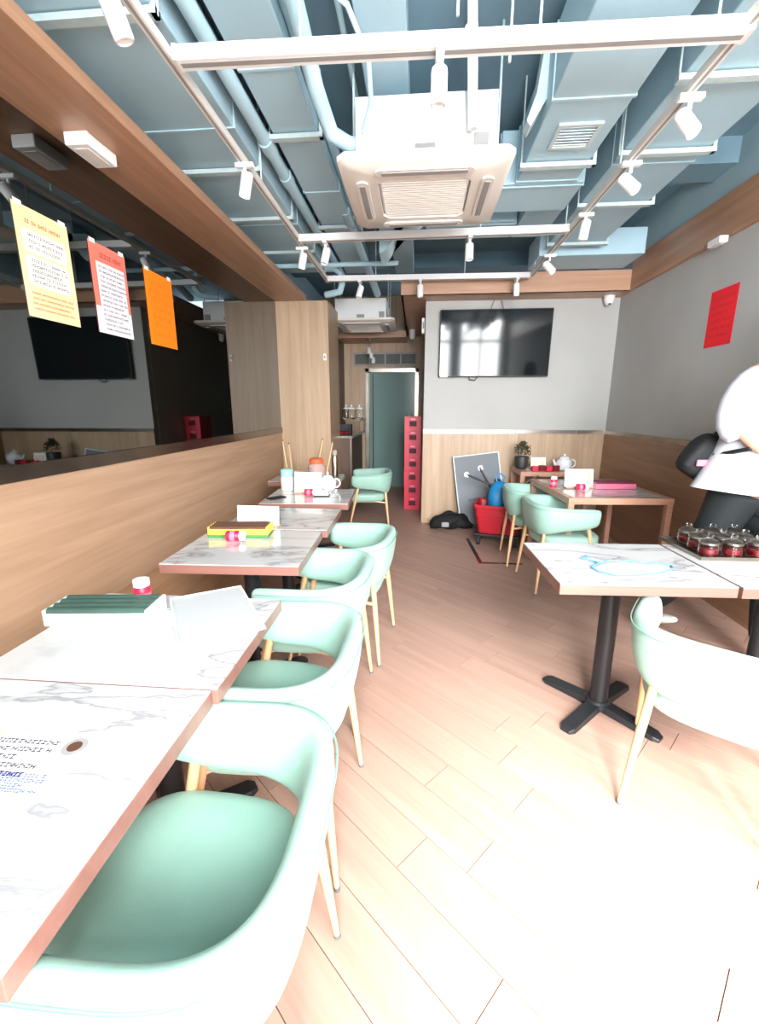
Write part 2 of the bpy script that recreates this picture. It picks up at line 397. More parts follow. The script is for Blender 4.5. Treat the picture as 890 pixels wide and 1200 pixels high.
def poster(name, label, y0, y1, z0, z1, kind):
    """sheet hanging on the mirror, x towards the room"""
    o = thing(name, label, 'poster', (XL + .008, (y0+y1)/2, z0))
    w_, h_ = (y1 - y0), (z1 - z0); a, b = -w_/2, w_/2
    base = {'yellow': 'poster_yellow', 'pink': 'poster_pink', 'orange': 'poster_orange'}[kind]
    m = MB().box(0, .001, a, b, 0, h_)
    m.build('sheet', base, o)
    if kind == 'yellow':
        for (s0, s1) in ((.60, .80), (.30, .57)):
            rr = MB(); P = []
            y_0, y_1, z_0, z_1 = a + .1*w_, b - .1*w_, s0*h_, s1*h_; r = .018
            for cx, cy, q in ((y_1-r, z_1-r, 0), (y_0+r, z_1-r, 1), (y_0+r, z_0+r, 2), (y_1-r, z_0+r, 3)):
                for k in range(5): an = PI/2*(q + k/4); P.append((cx + r*math.cos(an), cy + r*math.sin(an)))
            rr.prism(P, .001, .0014, M=Matrix(((0,0,1,0),(1,0,0,0),(0,1,0,0),(0,0,0,1))))
            rr.build('text_panel', 'poster_cream', o)
            t = MB(); glyph_rows(t, y_0 + .02, y_1 - .02, z_0 + .008, z_1 - .008, 3 if s0 > .5 else 5, .011, at=.0014); t.build('printed_text', 'ink', o)
        t = MB(); glyph_rows(t, a + .05, b - .05, .84*h_, .90*h_, 1, .014, at=.001); t.build('printed_title', 'ink_orange', o); t = MB(); glyph_rows(t, a + .03, b - .03, .06*h_, .25*h_, 4, .008, at=.001); t.build('printed_text', 'ink_orange', o)
    elif kind == 'pink':
        MB().box(.001, .0013, a, b, 0, .30*h_).box(.001, .0013, a + .14*w_, b - .08*w_, .30*h_, .80*h_).build('text_panel', 'poster_grey', o)
        t = MB(); glyph_rows(t, a + .05, b - .03, .03*h_, .78*h_, 14, .010, at=.0013); t.build('printed_text', 'ink', o)
        t = MB(); glyph_rows(t, a + .07, b - .05, .84*h_, .92*h_, 1, .02, at=.001); t.build('printed_title', 'ink_red', o)
    else:
        t = MB(); glyph_rows(t, a + .04, b - .04, .10*h_, .92*h_, 7, .018, at=.001, gap=.9); t.build('printed_text', 'ink_orange', o)
    for ta in (a + .01, b - .05): MB().box(.001, .002, ta, ta + .04, h_ - .008, h_ + .012).build('tape', 'paper', o)
    return o
poster('wall_poster', 'pale yellow poster with two white text panels, on the dark mirror', 1.865, 2.155, 1.80, 2.235, 'yellow')
poster('wall_poster', 'pink and white poster full of small print, between two other posters on the mirror', 2.287, 2.568, 1.802, 2.235, 'pink')
poster('wall_poster', 'plain bright orange sheet with faint writing, on the dark mirror', 2.742, 3.045, 1.805, 2.235, 'orange')
rp = thing('wall_poster', 'bright red sheet stuck on the grey right wall', 'poster', (XR - .001, 3.66, 1.866), PI)
MB().box(0, .001, -.15, .15, 0, .40).build('sheet', 'poster_red', rp)
t = MB(); glyph_rows(t, -.11, .11, .05, .36, 6, .02, at=.001, gap=.8); t.build('printed_text', 'ink_red', rp)
def small_box(name, label, cat, loc, sx, sy, sz, m='white_paint', extra=None):
    o = thing(name, label, cat, loc)
    MB().box(-sx/2, sx/2, -sy/2, sy/2, 0, sz).build('body', m, o, bevel=.006)
    if extra: extra(o, sx, sy, sz)
    return o
def ex_led(o, sx, sy, sz): MB().box(-sx*.3, sx*.3, -sy*.35, sy*.35, -.003, 0).build('cover', 'plastic_white', o, bevel=.002)
small_box('emergency_light', 'white box lamp fixed under the left timber beam', 'lamp', (-1.52, 2.23, 2.547), .11, .20, .053, extra=ex_led)
small_box('emergency_light', 'small white box on the face of the right timber beam', 'lamp', (2.128, 3.72, 2.56), .06, .14, .045, extra=ex_led)
def ex_sw(o, sx, sy, sz): MB().box(-sx*.25, sx*.25, -sy/2 - .004, -sy/2, sz*.3, sz*.7).build('button', 'plastic_grey', o)
small_box('wall_switch', 'small white switch on the timber column beside the passage', 'switch', (-1.085, 5.291, 1.955), .035, .018, .075, extra=ex_sw)
small_box('wall_socket', 'small box on the passage corner of the back wall', 'wall box', (.045, 5.60, 2.28), .035, .07, .17, extra=ex_sw)
# dome camera in the corner
o = thing('dome_camera', 'small white security camera under the timber beam in the back right corner', 'camera', (2.045, 5.36, 2.50))
MB().lathe([(.055, .10), (.055, .06), (.048, .05)], 20).build('base', 'white_paint', o, smooth=True)
MB().lathe([(.0, -.0), (.028, .006), (.043, .025), (.048, .05)], 20).build('dome', 'white_paint', o, smooth=True)
MB().lathe([(.0, -.002), (.016, .0), (.018, .012)], 14, c=(0, -.025, .006)).build('lens', 'black_plastic', o, smooth=True)
o = thing('dome_camera', 'tiny white ceiling camera above the far door', 'camera', (-.11, 7.3, 2.45))
MB().lathe([(.0, 0), (.03, .01), (.045, .04), (.05, .15)], 16).build('body', 'white_paint', o, smooth=True)
MB().lathe([(.0, -.003), (.015, .0), (.018, .01)], 12).build('lens', 'black_plastic', o, smooth=True)

# television
tv = thing('television', 'large black flat television hung on the grey back wall', 'television', (.852, 5.385, 2.13))
tv.rotation_euler = (.035, 0, 0)
MB().box(-.62, .62, -.02, .02, -.362, .362).build('housing', 'black_plastic', tv, bevel=.006)
MB().box(-.610, .610, -.0225, -.0195, -.350, .352).build('screen', 'screen', tv)
MB().box(-.60, -.52, -.025, -.02, -.36, -.352).build('badge', 'steel', tv)
MB().box(-.2, .2, .02, .044, -.15, .15).build('wall_bracket', 'black_metal', tv)
MB().tube([(-.27, 0, -.35), (-.26, .01, -.39), (-.20, .01, -.40), (-.16, .0, -.35)], .006, 8).build('cable', 'black_plastic', tv, smooth=True)
MB().tube([(-.06, .035, .36), (-.02, .038, .47)], .006, 8).tube([(.09, .035, .36), (.05, .038, .47)], .006, 8).build('cable', 'plastic_grey', tv, smooth=True)

# ------------------------------------------------------------------ ceiling services
def duct(name, label, x0, x1, y0, y1, z0, z1, hangers=(), hx=.06, seams=(), mname='duct_blue', flange=True):
    o = thing(name, label, 'duct', ((x0+x1)/2, y0, z0))
    w = (x1-x0)/2; L = y1-y0; h = z1-z0
    MB().box(-w, w, 0, L, 0, h).build('duct_body', mname, o, bevel=.006)
    for s in seams: MB().box(-w - .006, w + .006, s - y0 - .008, s - y0 + .008, -.006, h).build('duct_seam', 'pipe_blue', o)
    for hy in hangers:
        MB().box(-w - hx, w + hx, hy - y0 - .02, hy - y0 + .02, -.030, -.0065).box(w + hx - .02, w + hx, hy - y0 - .018, hy - y0 + .018, -.03, ZC - z0 if False else .26).build('hanger', 'hanger_white', o)
        for sx in (-1, 1): MB().tube([(sx*(w + hx*.7), hy - y0, -.03), (sx*(w + hx*.7), hy - y0, ZC - z0)], .005, 6).build('hanger_rod', 'hanger_white', o)
    return o
duct('air_duct', 'wide blue painted duct beside the left timber beam', -1.60, -.995, YF + .1, 5.2, 2.86, 3.16, (1.15, 1.93, 3.04, 3.75, 4.5), .008, (1.5, 2.65, 3.9))
duct('air_duct', 'narrow blue painted duct left of the air conditioner', -.86, -.60, YF + .1, 5.6, 2.95, 3.18, (2.9, 4.2), .03, (2.4, 3.6))
duct('air_duct', 'slim blue box duct running over the air conditioner', -.30, -.08, YF + .1, 5.9, 3.02, 3.22, (), .03, (2.0, 3.4))
big = duct('air_duct', 'large blue painted duct with a vent grille, right of the air conditioner', .60, .97, YF + .1, 3.30, 2.82, 3.12, (1.4, 3.05), .03, (2.50, 3.62 - .35))
v = MB().box(-.03, .15, 2.66 + .98, 2.66 + 1.20, -.012, 0)
# vent grille frame with slats
gx0, gx1, gy0, gy1 = -.08, .10, 3.64 + .06, 3.88
MB().box(gx0 - .02, gx1 + .02, gy0 - .02, gy0, -.012, 0).box(gx0 - .02, gx1 + .02, gy1, gy1 + .02, -.012, 0).box(gx0 - .02, gx0, gy0, gy1, -.012, 0).box(gx1, gx1 + .02, gy0, gy1, -.012, 0).build('vent_frame', 'hanger_white', big)
for k in range(7):
    y = gy0 + (gy1 - gy0) * (k + .5) / 7
    MB().box(gx0, gx1, -.010, .010, -.0015, .0015, M=Matrix.Translation((0, y, -.004)) @ Matrix.Rotation(.6, 4, 'X')).build('vent_slat', 'white_paint', big)
duct('air_duct', 'short blue duct stepping across below the large vent duct', .50, 1.03, 3.30, 3.72, 2.82, 3.12, (), .03, (3.34,))
duct('air_duct', 'slim blue duct continuing from the large one towards the back', .78, 1.05, 3.72, 4.35, 2.86, 3.08, (), .03, (4.3,))
duct('air_duct', 'blue painted duct along the right wall with angle brackets', 1.15, 1.62, YF + .1, 4.60, 2.86, 3.14, (1.2, 2.45, 3.05, 3.72, 4.5), .03, (2.0, 3.2))
duct('air_duct', 'light blue box duct above the back right corner', 1.10, 2.05, 4.66, 5.10, 2.80, 3.02, (), .03)
duct('air_duct', 'blue duct crossing behind the air conditioner', 0.04, .765, 4.05, 4.40, 2.88, 3.16, (), .02, (4.1,))
# curved elbow
e = thing('duct_elbow', 'curved blue duct elbow hanging behind the air conditioner', 'duct', (-.10, 4.25, 3.0))
m = MB(); rings = []
for k in range(9):
    a = PI/2 * k/8; c = Vector((-.28*math.sin(a), 0, -.0 - .0)); cx = -.25 + .25*math.cos(a); cz = -.20*math.sin(a)
    d = Vector((math.cos(a), 0, math.sin(a)))
    rings.append([Vector((cx, 0, cz)) + d*u*.11 + Vector((0, w_*.16, 0)) for u, w_ in ((-1,-1),(1,-1),(1,1),(-1,1))])
m.rings(rings).build('duct_body', 'pipe_blue', e, smooth=30)
def pipe(name, label, pts, r, m='pipe_blue', joints=(), cat='pipe'):
    o = thing(name, label, cat, pts[0]); p0 = Vector(pts[0])
    MB().tube([Vector(p) - p0 for p in pts], r, 14).build('pipe_run', m, o, smooth=True)
    for j in joints:
        a = Vector(j[:3]) - p0; b = Vector(j[3:]) - p0
        MB().tube([a, b], r*1.22, 14).build('pipe_joint', m, o, smooth=30)
    return o
pipe('ceiling_pipe', 'long blue sprinkler pipe left of the narrow duct', [(-.915, YF + .1, 2.93), (-.915, 5.6, 2.93)], .036, joints=((-.915, 2.9, 2.93, -.915, 3.02, 2.93), (-.915, 3.3, 2.93, -.915, 3.40, 2.93)))
pipe('ceiling_pipe', 'dark pipe in the gap beside the narrow duct', [(-.868, YF + .1, 3.1), (-.868, 5.6, 3.1)], .02, 'rubber')
pipe('ceiling_pipe', 'blue insulated pipe bending down to the air conditioner', [(-.50, YF + .1, 2.98), (-.50, 1.6, 2.98), (-.51, 2.15, 2.95), (-.50, 2.40, 2.86), (-.46, 2.55, 2.76), (-.38, 2.62, 2.74), (-.27, 2.64, 2.74)], .038)
pipe('ceiling_pipe', 'thinner blue pipe running over to the right of the insulated one', [(-.57, YF + .1, 3.04), (-.57, 4.5, 3.04)], .03)
pipe('ceiling_pipe', 'thin pale hose looping above the air conditioner', [(-.50, 2.15, 3.02), (-.42, 2.12, 3.04), (-.32, 2.2, 3.02), (-.25, 2.35, 2.93), (-.25, 2.48, 2.84), (-.30, 2.56, 2.76)], .012)
pipe('ceiling_pipe', 'pale vertical drop pipe beside the air conditioner housing', [(.20, 2.42, ZC), (.22, 2.46, 2.95), (.235, 2.50, 2.72)], .024, 'white_paint', joints=((.205, 2.43, 3.08, .212, 2.44, 3.03),))
pipe('ceiling_pipe', 'pair of thin pipes running over the air conditioner', [(-.37, YF + .1, 3.08), (-.37, 5.2, 3.08)], .014)
pipe('ceiling_pipe', 'blue pipe crossing from side to side near the back', [(-1.60, 4.75, 2.80), (-.22, 4.75, 2.80)], .022)
pipe('ceiling_pipe', 'bent blue pipe dropping over the passage', [(-1.0, 5.0, 2.84), (-.90, 5.0, 2.84), (-.84, 5.03, 2.80), (-.83, 5.05, 2.70), (-.86, 5.10, 2.64), (-.95, 5.14, 2.63), (-1.03, 5.18, 2.63)], .034)
pipe('ceiling_pipe', 'slanting blue pipe going back over the passage', [(-.62, 4.0, 2.98), (-.55, 5.0, 2.84), (-.50, 5.6, 2.72)], .04)
for (x, y, n_) in ((-.345, 3.5, 'behind the left edge of the air conditioner'), (.12, 2.05, 'over the nearest cross bar'), (.36, 2.3, 'beside the drop pipe'), (.40, 3.95, 'just beyond the cross bar behind the air conditioner')):
    pipe('hanging_rod', 'thin rod hanging from the slab ' + n_, [(x, y, ZC), (x, y, 2.85)], .006, 'hanger_white', cat='rod')['group'] = 'thin suspension rods'
sp = thing('sprinkler', 'small pale fitting below the slab near the right beam', 'sprinkler', (1.95, 3.05, 2.96))
MB().tube([(0, 0, 0), (0, 0, ZC - 2.96)], .012, 8).build('stem', 'hanger_white', sp, smooth=True)
MB().lathe([(.0, -.02), (.05, -.01), (.05, .03), (.0, .04)], 14).build('head', 'plastic_white', sp, smooth=30)
# folded foil duct beside the air conditioner
fd = thing('access_panel', 'bent pale metal sheet hanging beside the large duct', 'sheet', (.53, 2.62, 2.78))
MB().prism([(0, 0), (.10, .16), (.10, .40), (.05, .38), (.02, .14), (-.02, .03)], 0, .10, M=Matrix(((1,0,0,0),(0,0,1,0),(0,1,0,0),(0,0,0,1)))).build('sheet', 'hanger_white', fd, bevel=.003)

# air conditioners
def cassette(label, loc, w=.88, dpt=.86, bw=.70, bh=.27, hoses=True):
    o = thing('air_conditioner', label, 'air conditioner', loc)
    a, b = w/2, dpt/2
    # bevelled panel with a recessed intake
    m = MB()
    def ring(x, y, z, c=.04):
        return [Vector(p) for p in ((-x+c,-y,z),(x-c,-y,z),(x,-y+c,z),(x,y-c,z),(x-c,y,z),(-x+c,y,z),(-x,y-c,z),(-x,-y+c,z))]
    m.rings([ring(a, b, .045), ring(a, b, .02), ring(a-.03, b-.03, 0), ring(a-.19, b-.19, -.004), ring(a-.195, b-.195, .012)], cap=False)
    m.build('face_panel', 'plastic_white', o, smooth=25)
    g = MB().box(-a+.20, a-.20, -b+.20, b-.20, .004, .012).build('intake_grille', 'white_paint', o)
    gg = MB()
    for k in range(18):
        y = -b + .215 + (2*b - .43) * k/17
        gg.box(-a+.21, a-.21, y-.004, y+.004, .001, .004)
    gg.build('grille_bars', 'plastic_white', o)
    # four long louvres
    for q in range(4):
        R = Matrix.Rotation(q*PI/2, 4, 'Z'); e = (b if q % 2 == 0 else a)
        l = (a if q % 2 == 0 else b) - .22
        lo = MB()
        pts = []
        for k in range(13):
            an = PI/2 + PI*k/12; pts.append((-l + .035*math.cos(an), .035*math.sin(an)))
        for k in range(13):
            an = -PI/2 + PI*k/12; pts.append((l + .035*math.cos(an), .035*math.sin(an)))
        lo.prism(pts, -.012, -.003, M=R @ Matrix.Translation((0, -e + .105, 0)))
        lo.build('louvre_surround', 'plastic_white', o, bevel=.002)
        MB().box(-l, l, -.016, .016, -.0165, -.012, M=R @ Matrix.Translation((0, -e + .105, 0))).build('louvre', 'plastic_grey', o, bevel=.001)
    MB().box(-bw/2, bw/2, -bw/2, bw/2, .045, .045 + bh).build('housing', 'white_paint', o, bevel=.004)
    MB().box(-.05, .05, -bw/2 - .012, -bw/2, .06, .10).build('housing_bracket', 'plastic_grey', o)
    MB().box(.24, .31, -bw/2 - .02, -bw/2, .05, .13).build('drain_outlet', 'plastic_grey', o)
    for sx in (-1, 1):
        for sy in (-1, 1):
            MB().tube([(sx*(bw/2 + .02), sy*(bw/2 - .1), .1), (sx*(bw/2 + .02), sy*(bw/2 - .1), ZC - loc[2])], .006, 8).build('hanger_rod', 'hanger_white', o)
    return o
cassette('large white ceiling cassette air conditioner in the middle of the dining room', (.010, 2.915, 2.60))
cassette('second white ceiling cassette air conditioner over the far passage', (-.76, 6.38, 2.49), bw=.66, bh=.25)

# light tracks
def track(label, p0, p1, w=.035, h=.035, feed=None):
    p0, p1 = Vector(p0), Vector(p1); L = (p1 - p0).length; a = math.atan2(p1.y-p0.y, p1.x-p0.x)
    o = thing('light_track', label, 'light track', p0, a)
    MB().box(0, L, -w/2, w/2, 0, h).build('rail', 'white_paint' if w > .04 else 'plastic_white', o, bevel=.003)
    MB().box(.02, L - .02, -w*.18, w*.18, -.001, .0).build('rail_slot', 'plastic_grey', o)
    for e0 in (0, L - .015): MB().box(e0, e0 + .015, -w/2 - .002, w/2 + .002, -.001, h + .001).build('end_cap', 'plastic_white', o)
    for x in (feed or (.15, L*.33, L*.66, L - .15)):
        MB().tube([(x, 0, h), (x, 0, ZC - p0.z)], .005, 6).build('hanger_rod', 'hanger_white', o)
    return o
ZT = 2.70
track('long white light track on the left running from front to back', (-.966, YF + .15, ZT), (-.966, 4.98, ZT))
track('long white light track on the right running from front to back', (1.11, YF + .15, ZT), (1.11, 4.98, ZT))
track('bright white cross bar nearest the camera between the two tracks', (-.94, 1.945, ZT - .015), (1.13, 1.985, ZT - .015), .062, .05, (.48, 1.35, 1.96))
track('white cross bar just behind the air conditioner', (-.955, 3.79, ZT - .012), (1.09, 3.77, ZT - .012), .06, .05, (.50, 1.40, 2.025))
track('farthest white cross bar in front of the back beam', (-.955, 4.90, ZT - .012), (1.09, 4.95, ZT - .012), .06, .05, (.50, 1.40))
def spotlight():
    o = thing('track_spotlight', 'x', 'spotlight')
    MB().box(-.05, .05, -.016, .016, -.022, 0).build('adapter', 'white_paint', o, bevel=.003)
    MB().tube([(0, 0, -.02), (0, 0, -.055)], .009, 10).build('stem', 'white_paint', o, smooth=True)
    hd = bpy.data.objects.new('lamp_head', None)
    prof = [(.0, .064), (.020, .064), (.029, .056), (.031, .045), (.031, -.050), (.029, -.056), (.024, -.058), (.022, -.050), (.0, -.048)]
    h = MB().lathe(prof, 20).build('lamp_head', 'white_paint', o, smooth=35, loc=(0, 0, -.105))
    MB().lathe([(.0, -.046), (.021, -.0485), (.021, -.049), (.0, -.049)], 16).build('lamp_lens', 'plastic_white', h, smooth=True)
    return o
sp0 = spotlight()
spots = [
 ((-.955, 1.60, ZT), 0, .25, -.25, 'nearest white spotlight on the left light track'),
 ((-.955, 2.66, ZT), 0, .45, .45, 'white spotlight on the left track level with the air conditioner'),
 ((-.97, 3.93, ZT), 0, .25, .30, 'farthest white spotlight on the left light track'),
 ((.055, 1.966, ZT - .015), PI/2, 0, 0, 'white spotlight hanging upright from the nearest cross bar'),
 ((1.118, 2.30, ZT), 0, -.45, -.4, 'nearest white spotlight on the right light track'),
 ((1.113, 2.82, ZT), 0, -.5, -.6, 'second white spotlight from the front on the right track'),
 ((1.108, 3.46, ZT), 0, .15, .1, 'white spotlight on the right track level with the back of the air conditioner'),
 ((1.104, 4.28, ZT), 0, -.5, -.6, 'farthest white spotlight on the right light track'),
 ((-.75, 3.79, ZT - .012), PI/2, .2, .2, 'left spotlight on the cross bar behind the air conditioner'),
 ((.37, 3.78, ZT - .012), PI/2, 0, .15, 'middle spotlight on the cross bar behind the air conditioner'),
 ((-.62, 4.905, ZT - .012), PI/2, .25, .25, 'left spotlight on the farthest cross bar'),
 ((.0, 4.92, ZT - .012), PI/2, 0, 0, 'middle spotlight on the farthest cross bar'),
 ((.97, 4.945, ZT - .012), PI/2, -.1, -.2, 'right spotlight on the farthest cross bar, above the television'),
]
for i, (p, rz, ax, ay, lab) in enumerate(spots):
    o = sp0 if i == 0 else copy_tree(sp0)
    o.location = p; o.rotation_euler = (0, 0, rz); o['label'] = lab; o['group'] = 'white spotlights on the ceiling tracks'
    for ch in o.children:
        if ch.name.startswith('lamp_head'): ch.rotation_euler = (ax, ay, 0)
# twin lamp hanging in the passage
o = thing('hanging_lamp', 'small cluster of glass lamps hanging over the passage', 'lamp', (-.80, 7.50, 2.488))
MB().tube([(0, 0, .012), (0, 0, -.10)], .008, 8).build('stem', 'steel', o)
MB().lathe([(.05, .0), (.05, .011)], 16).build('ceiling_cup', 'steel', o)
for k, (x, z) in enumerate(((-.01, -.16), (.03, -.24), (.06, -.31))):
    MB().lathe([(.0, .05), (.03, .04), (.035, -.02), (.03, -.05), (.0, -.05)], 14, c=(x, 0, z)).build('shade', 'ceramic', o, smooth=30)

# ------------------------------------------------------------------ chairs
def chair_proto():
    o = thing('dining_chair', 'x', 'chair')
    def supe(t, a, b, n): c, s_ = math.cos(t), math.sin(t); return (a*math.copysign(abs(c)**(2/n), c), b*math.copysign(abs(s_)**(2/n), s_))
    # seat cushion
    rings = []
    for z, k in ((.375, .90), (.385, .965), (.405, .995), (.435, 1.0), (.452, .985), (.463, .94), (.468, .84), (.469, .6), (.469, .2)):
        r = []
        for q in range(40):
            x, y = supe(2*PI*q/40, .245*k, .235*k, 3.2); r.append(Vector((x * (1 + .06*(y/.235 if k else 0)), y + .005, z)))
        rings.append(r)
    MB().rings(rings).build('seat', 'mint', o, smooth=60)
    # wrap-around back
    NA = 44; rings = []; top = []
    for i in range(NA + 1):
        u = -1 + 2*i/NA; ph = u * math.radians(118); au = abs(u)
        s_, c_ = math.sin(ph), math.cos(ph)
        e = .56
        x = .262*math.copysign(abs(s_)**e, s_); y = -.255*math.copysign(abs(c_)**e, c_)
        if abs(ph) > PI/2: x = math.copysign(.262 - .02*((abs(ph) - PI/2)/.5)**2, s_)
        # outward normal approx
        nrm = Vector((math.copysign(abs(s_)**1.3, s_), -c_ * abs(c_)**.3, 0)).normalized()
        ht = .126 * (1 - .52*au**1.7); zc = .712 - ht - .030*au**2
        th_ = .033
        endk = 1.0
        if au > .93: endk = max(.35, math.sqrt(max(0, 1 - ((au - .93)/.07)**2)))
        r = []
        for q in range(16):
            an = 2*PI*q/16
            cu, cv = supe(an, th_*endk, ht*(.55 + .45*endk), 2.7)
            lean = .020 * (cv/ht) * (1 - .6*au)
            p = Vector((x, y, zc)) + nrm * (cu + lean) + Vector((0, 0, cv)); r.append(p)
        rings.append(r); top.append(Vector((x, y, zc + ht*(.55 + .45*endk)*.80)) + nrm*(th_*endk*.98 + .016*(1 - .6*au)))
    bk = MB().rings(rings).build('backrest', 'mint', o, smooth=60)
    MB().tube(top[2:-2], .0022, 6).build('piping', 'mint_dark', bk, smooth=True)
    for sx in (-1, 1):
        for k, (p0, p1) in enumerate((((sx*.243, .085, .585), (sx*.252, .215, .0)), ((sx*.190, -.215, .50), (sx*.238, -.262, .0)))):
            a, b = Vector(p0), Vector(p1); q = a.lerp(b, .35)
            lg = MB().tube([a, q, b + (a-b).normalized()*.012], [.0145, .0155, .0085], 14).build('leg', 'gold', o, smooth=True)
            MB().tube([b + (a-b).normalized()*.013, b], .0098, 12).build('foot_cap', 'foot_grey', lg, smooth=30)
        MB().tube([(sx*.247, .15, .375), (sx*.20, .10, .372), (sx*.19, -.10, .372), (sx*.205, -.225, .36)], .009, 8).build('seat_rail', 'gold', o, smooth=True)
    return o
ch0 = chair_proto()
chairs = [
 # x, y, rotation (0 faces +Y), label
 (-.455, .660, PI/2, 'nearest mint green chair at the front left marble table, rim filling the lower left'),
 (-.470, 1.262, PI/2 - .03, 'second mint green chair from the front along the left row'),
 (-.500, 1.915, PI/2 - .05, 'third mint green chair from the front along the left row'),
 (-.420, 2.47, PI/2 - .12, 'fourth mint green chair along the left row, standing slightly out'),
 (-.585, 5.10, PI/2 + .10, 'far mint green chair standing near the passage beside the column'),
 (1.110, 1.49, -.58, 'mint green chair in the right foreground with its back to the camera'),
 (1.175, 3.53, -PI/2 + .10, 'mint green chair tucked under the wooden framed table at the back right'),
 (1.11, 4.10, -PI/2 - .05, 'mint green chair next to the red bin, behind another chair at the framed table'),
]
for i, (x, y, r, lab) in enumerate(chairs):
    o = ch0 if i == 0 else copy_tree(ch0)
    o.location = (x, y, 0); o.rotation_euler = (0, 0, r); o['label'] = lab; o['group'] = 'mint green chairs'
o = copy_tree(ch0); o['label'] = 'upturned mint chair with gold legs in the air beside the column'; o['group'] = 'mint green chairs'
o.location = (-1.22, 4.93, 1.06); o.rotation_euler = (PI, 0, 2.0)
# low stool carrying the upturned chair is the end of the bench

# ------------------------------------------------------------------ tables
def ped_table(label, x0, x1, y0, y1, rz=0, zt=.75):
    cx, cy = (x0+x1)/2, (y0+y1)/2; a, b = (x1-x0)/2 - .0015, (y1-y0)/2 - .0015
    o = thing('marble_table', label, 'table', (cx, cy, 0), rz, 'marble topped pedestal tables')
    MB().box(-a, a, -b, b, zt - .045, zt - .0035).build('table_edge', 'table_edge', o, bevel=.002)
    MB().box(-a + .001, a - .001, -b + .001, b - .001, zt - .0035, zt).build('tabletop', 'marble', o)
    MB().tube([(0, 0, .045), (0, 0, zt - .06)], .040, 24).build('pole', 'black_metal', o, smooth=30)
    MB().lathe([(.11, zt - .05), (.11, zt - .045), (.11, zt - .0452)], 20).box(-.15, .15, -.03, .03, zt - .06, zt - .045).box(-.03, .03, -.15, .15, zt - .06, zt - .045).build('top_plate', 'black_metal', o)
    MB().lathe([(.055, .022), (.055, .045), (.045, .055)], 20).build('base_hub', 'black_metal', o, smooth=30)
    for q in range(4):
        R = Matrix.Rotation(math.radians(40 + 0) + q*PI/2 + (0.0 if q % 2 else .0), 4, 'Z')
        m = MB().rings([[R @ Vector(p) for p in ((.02, -.034, 0.012), (.02, .034, 0.012), (.02, .030, .048), (.02, -.030, .048))],
                        [R @ Vector(p) for p in ((.26, -.036, .004), (.26, .036, .004), (.26, .032, .026), (.26, -.032, .026))],
                        [R @ Vector(p) for p in ((.285, -.022, .004), (.285, .022, .004), (.285, .018, .018), (.285, -.018, .018))]])
        m.build('base_foot', 'black_metal', o, bevel=.003)
    return o
ped_table('nearest marble table on the left with a menu sheet on it', -1.14, -.487, .345, .905)
ped_table('second marble table on the left with a green cutlery box on it', -1.14, -.475, .909, 1.432)
ped_table('third marble table on the left with a yellow box on it', -1.14, -.51, 1.755, 2.325, .03)
ped_table('fourth marble table on the left, empty, behind the yellow box', -1.13, -.50, 2.345, 2.885, .02)
ped_table('fifth marble table on the left with a menu card and teapot', -1.15, -.50, 3.03, 3.62, .06)
ped_table('farthest left marble table with an orange lidded jar', -1.40, -.74, 3.98, 4.50, .03)
ped_table('right marble table in front with a clear plastic sheet on it', .558, 1.236, 1.672, 2.22, .035)
ped_table('marble table at the right edge with the tray of sauce jars', 1.245, 1.93, 1.69, 2.245, .035)
def wood_table(label, x0, x1, y0, y1, rz=0, zt=.75):
    cx, cy = (x0+x1)/2, (y0+y1)/2; a, b = (x1-x0)/2, (y1-y0)/2
    o = thing('framed_table', label, 'table', (cx, cy, 0), rz)
    MB().box(-a + .05, a - .05, -b + .05, b - .05, zt - .02, zt - .002).build('tabletop', 'marble', o)
    m = MB().box(-a, a, -b, -b + .05, zt - .05, zt).box(-a, a, b - .05, b, zt - .05, zt).box(-a, -a + .05, -b + .05, b - .05, zt - .05, zt).box(a - .05, a, -b + .05, b - .05, zt - .05, zt)
    m.build('frame', 'table_wood', o, bevel=.002)
    for sx in (-1, 1):
        for sy in (-1, 1):
            MB().box(-.022, .022, -.022, .022, 0, zt - .05).build('leg', 'table_wood', o, bevel=.002, loc=(sx*(a - .024), sy*(b - .024), 0))
    return o
wood_table('table with copper wood frame and legs at the back right, pink box on it', 1.135, 1.93, 3.42, 4.36, .06)
wood_table('framed table against the back wall with a plant on it', 1.12, 1.85, 4.82, 5.36, .0)

# bench along the left wall behind the tables
o = thing('wall_bench', 'long wooden bench along the left wall behind the marble tables', 'bench', (XL + .012, 0, 0))
MB().box(0, .36, .0, 5.28, .40, .43).build('seat', 'bench_wood', o, bevel=.004)
MB().box(0, .32, .0, 5.28, 0, .40).build('bench_front', 'bench_wood', o)

# ------------------------------------------------------------------ things on the left tables
TZ = .7505
# menu sheet on nearest table
o = thing('menu_sheet', 'laminated menu sheet with small print lying on the nearest left table', 'menu', (-.80, .662, TZ), .0)
MB().box(-.20, .155, -.078, .078, 0, .0012).build('sheet', 'paper', o)
MB().box(-.20, -.06, .02, .074, .0012, .0015).build('colour_block', 'poster_yellow', o)
t = MB(); glyph_rows(t, -.14, .08, -.045, .055, 5, .011, plane='z', at=.0016); t.build('printed_text', 'ink', o)
t = MB(); glyph_rows(t, .0, .13, -.074, -.03, 4, .008, plane='z', at=.0016); t.build('printed_text', 'ink_blue', o)
MB().lathe([(.0, .0012), (.024, .0012), (.024, .0018), (.0, .0018)], 20, c=(.12, .04, 0)).build('printed_dish', 'plastic_grey', o)
MB().lathe([(.0, .0018), (.014, .0018), (.014, .0022), (.0, .0022)], 16, c=(.12, .04, 0)).build('printed_food', 'brown', o)
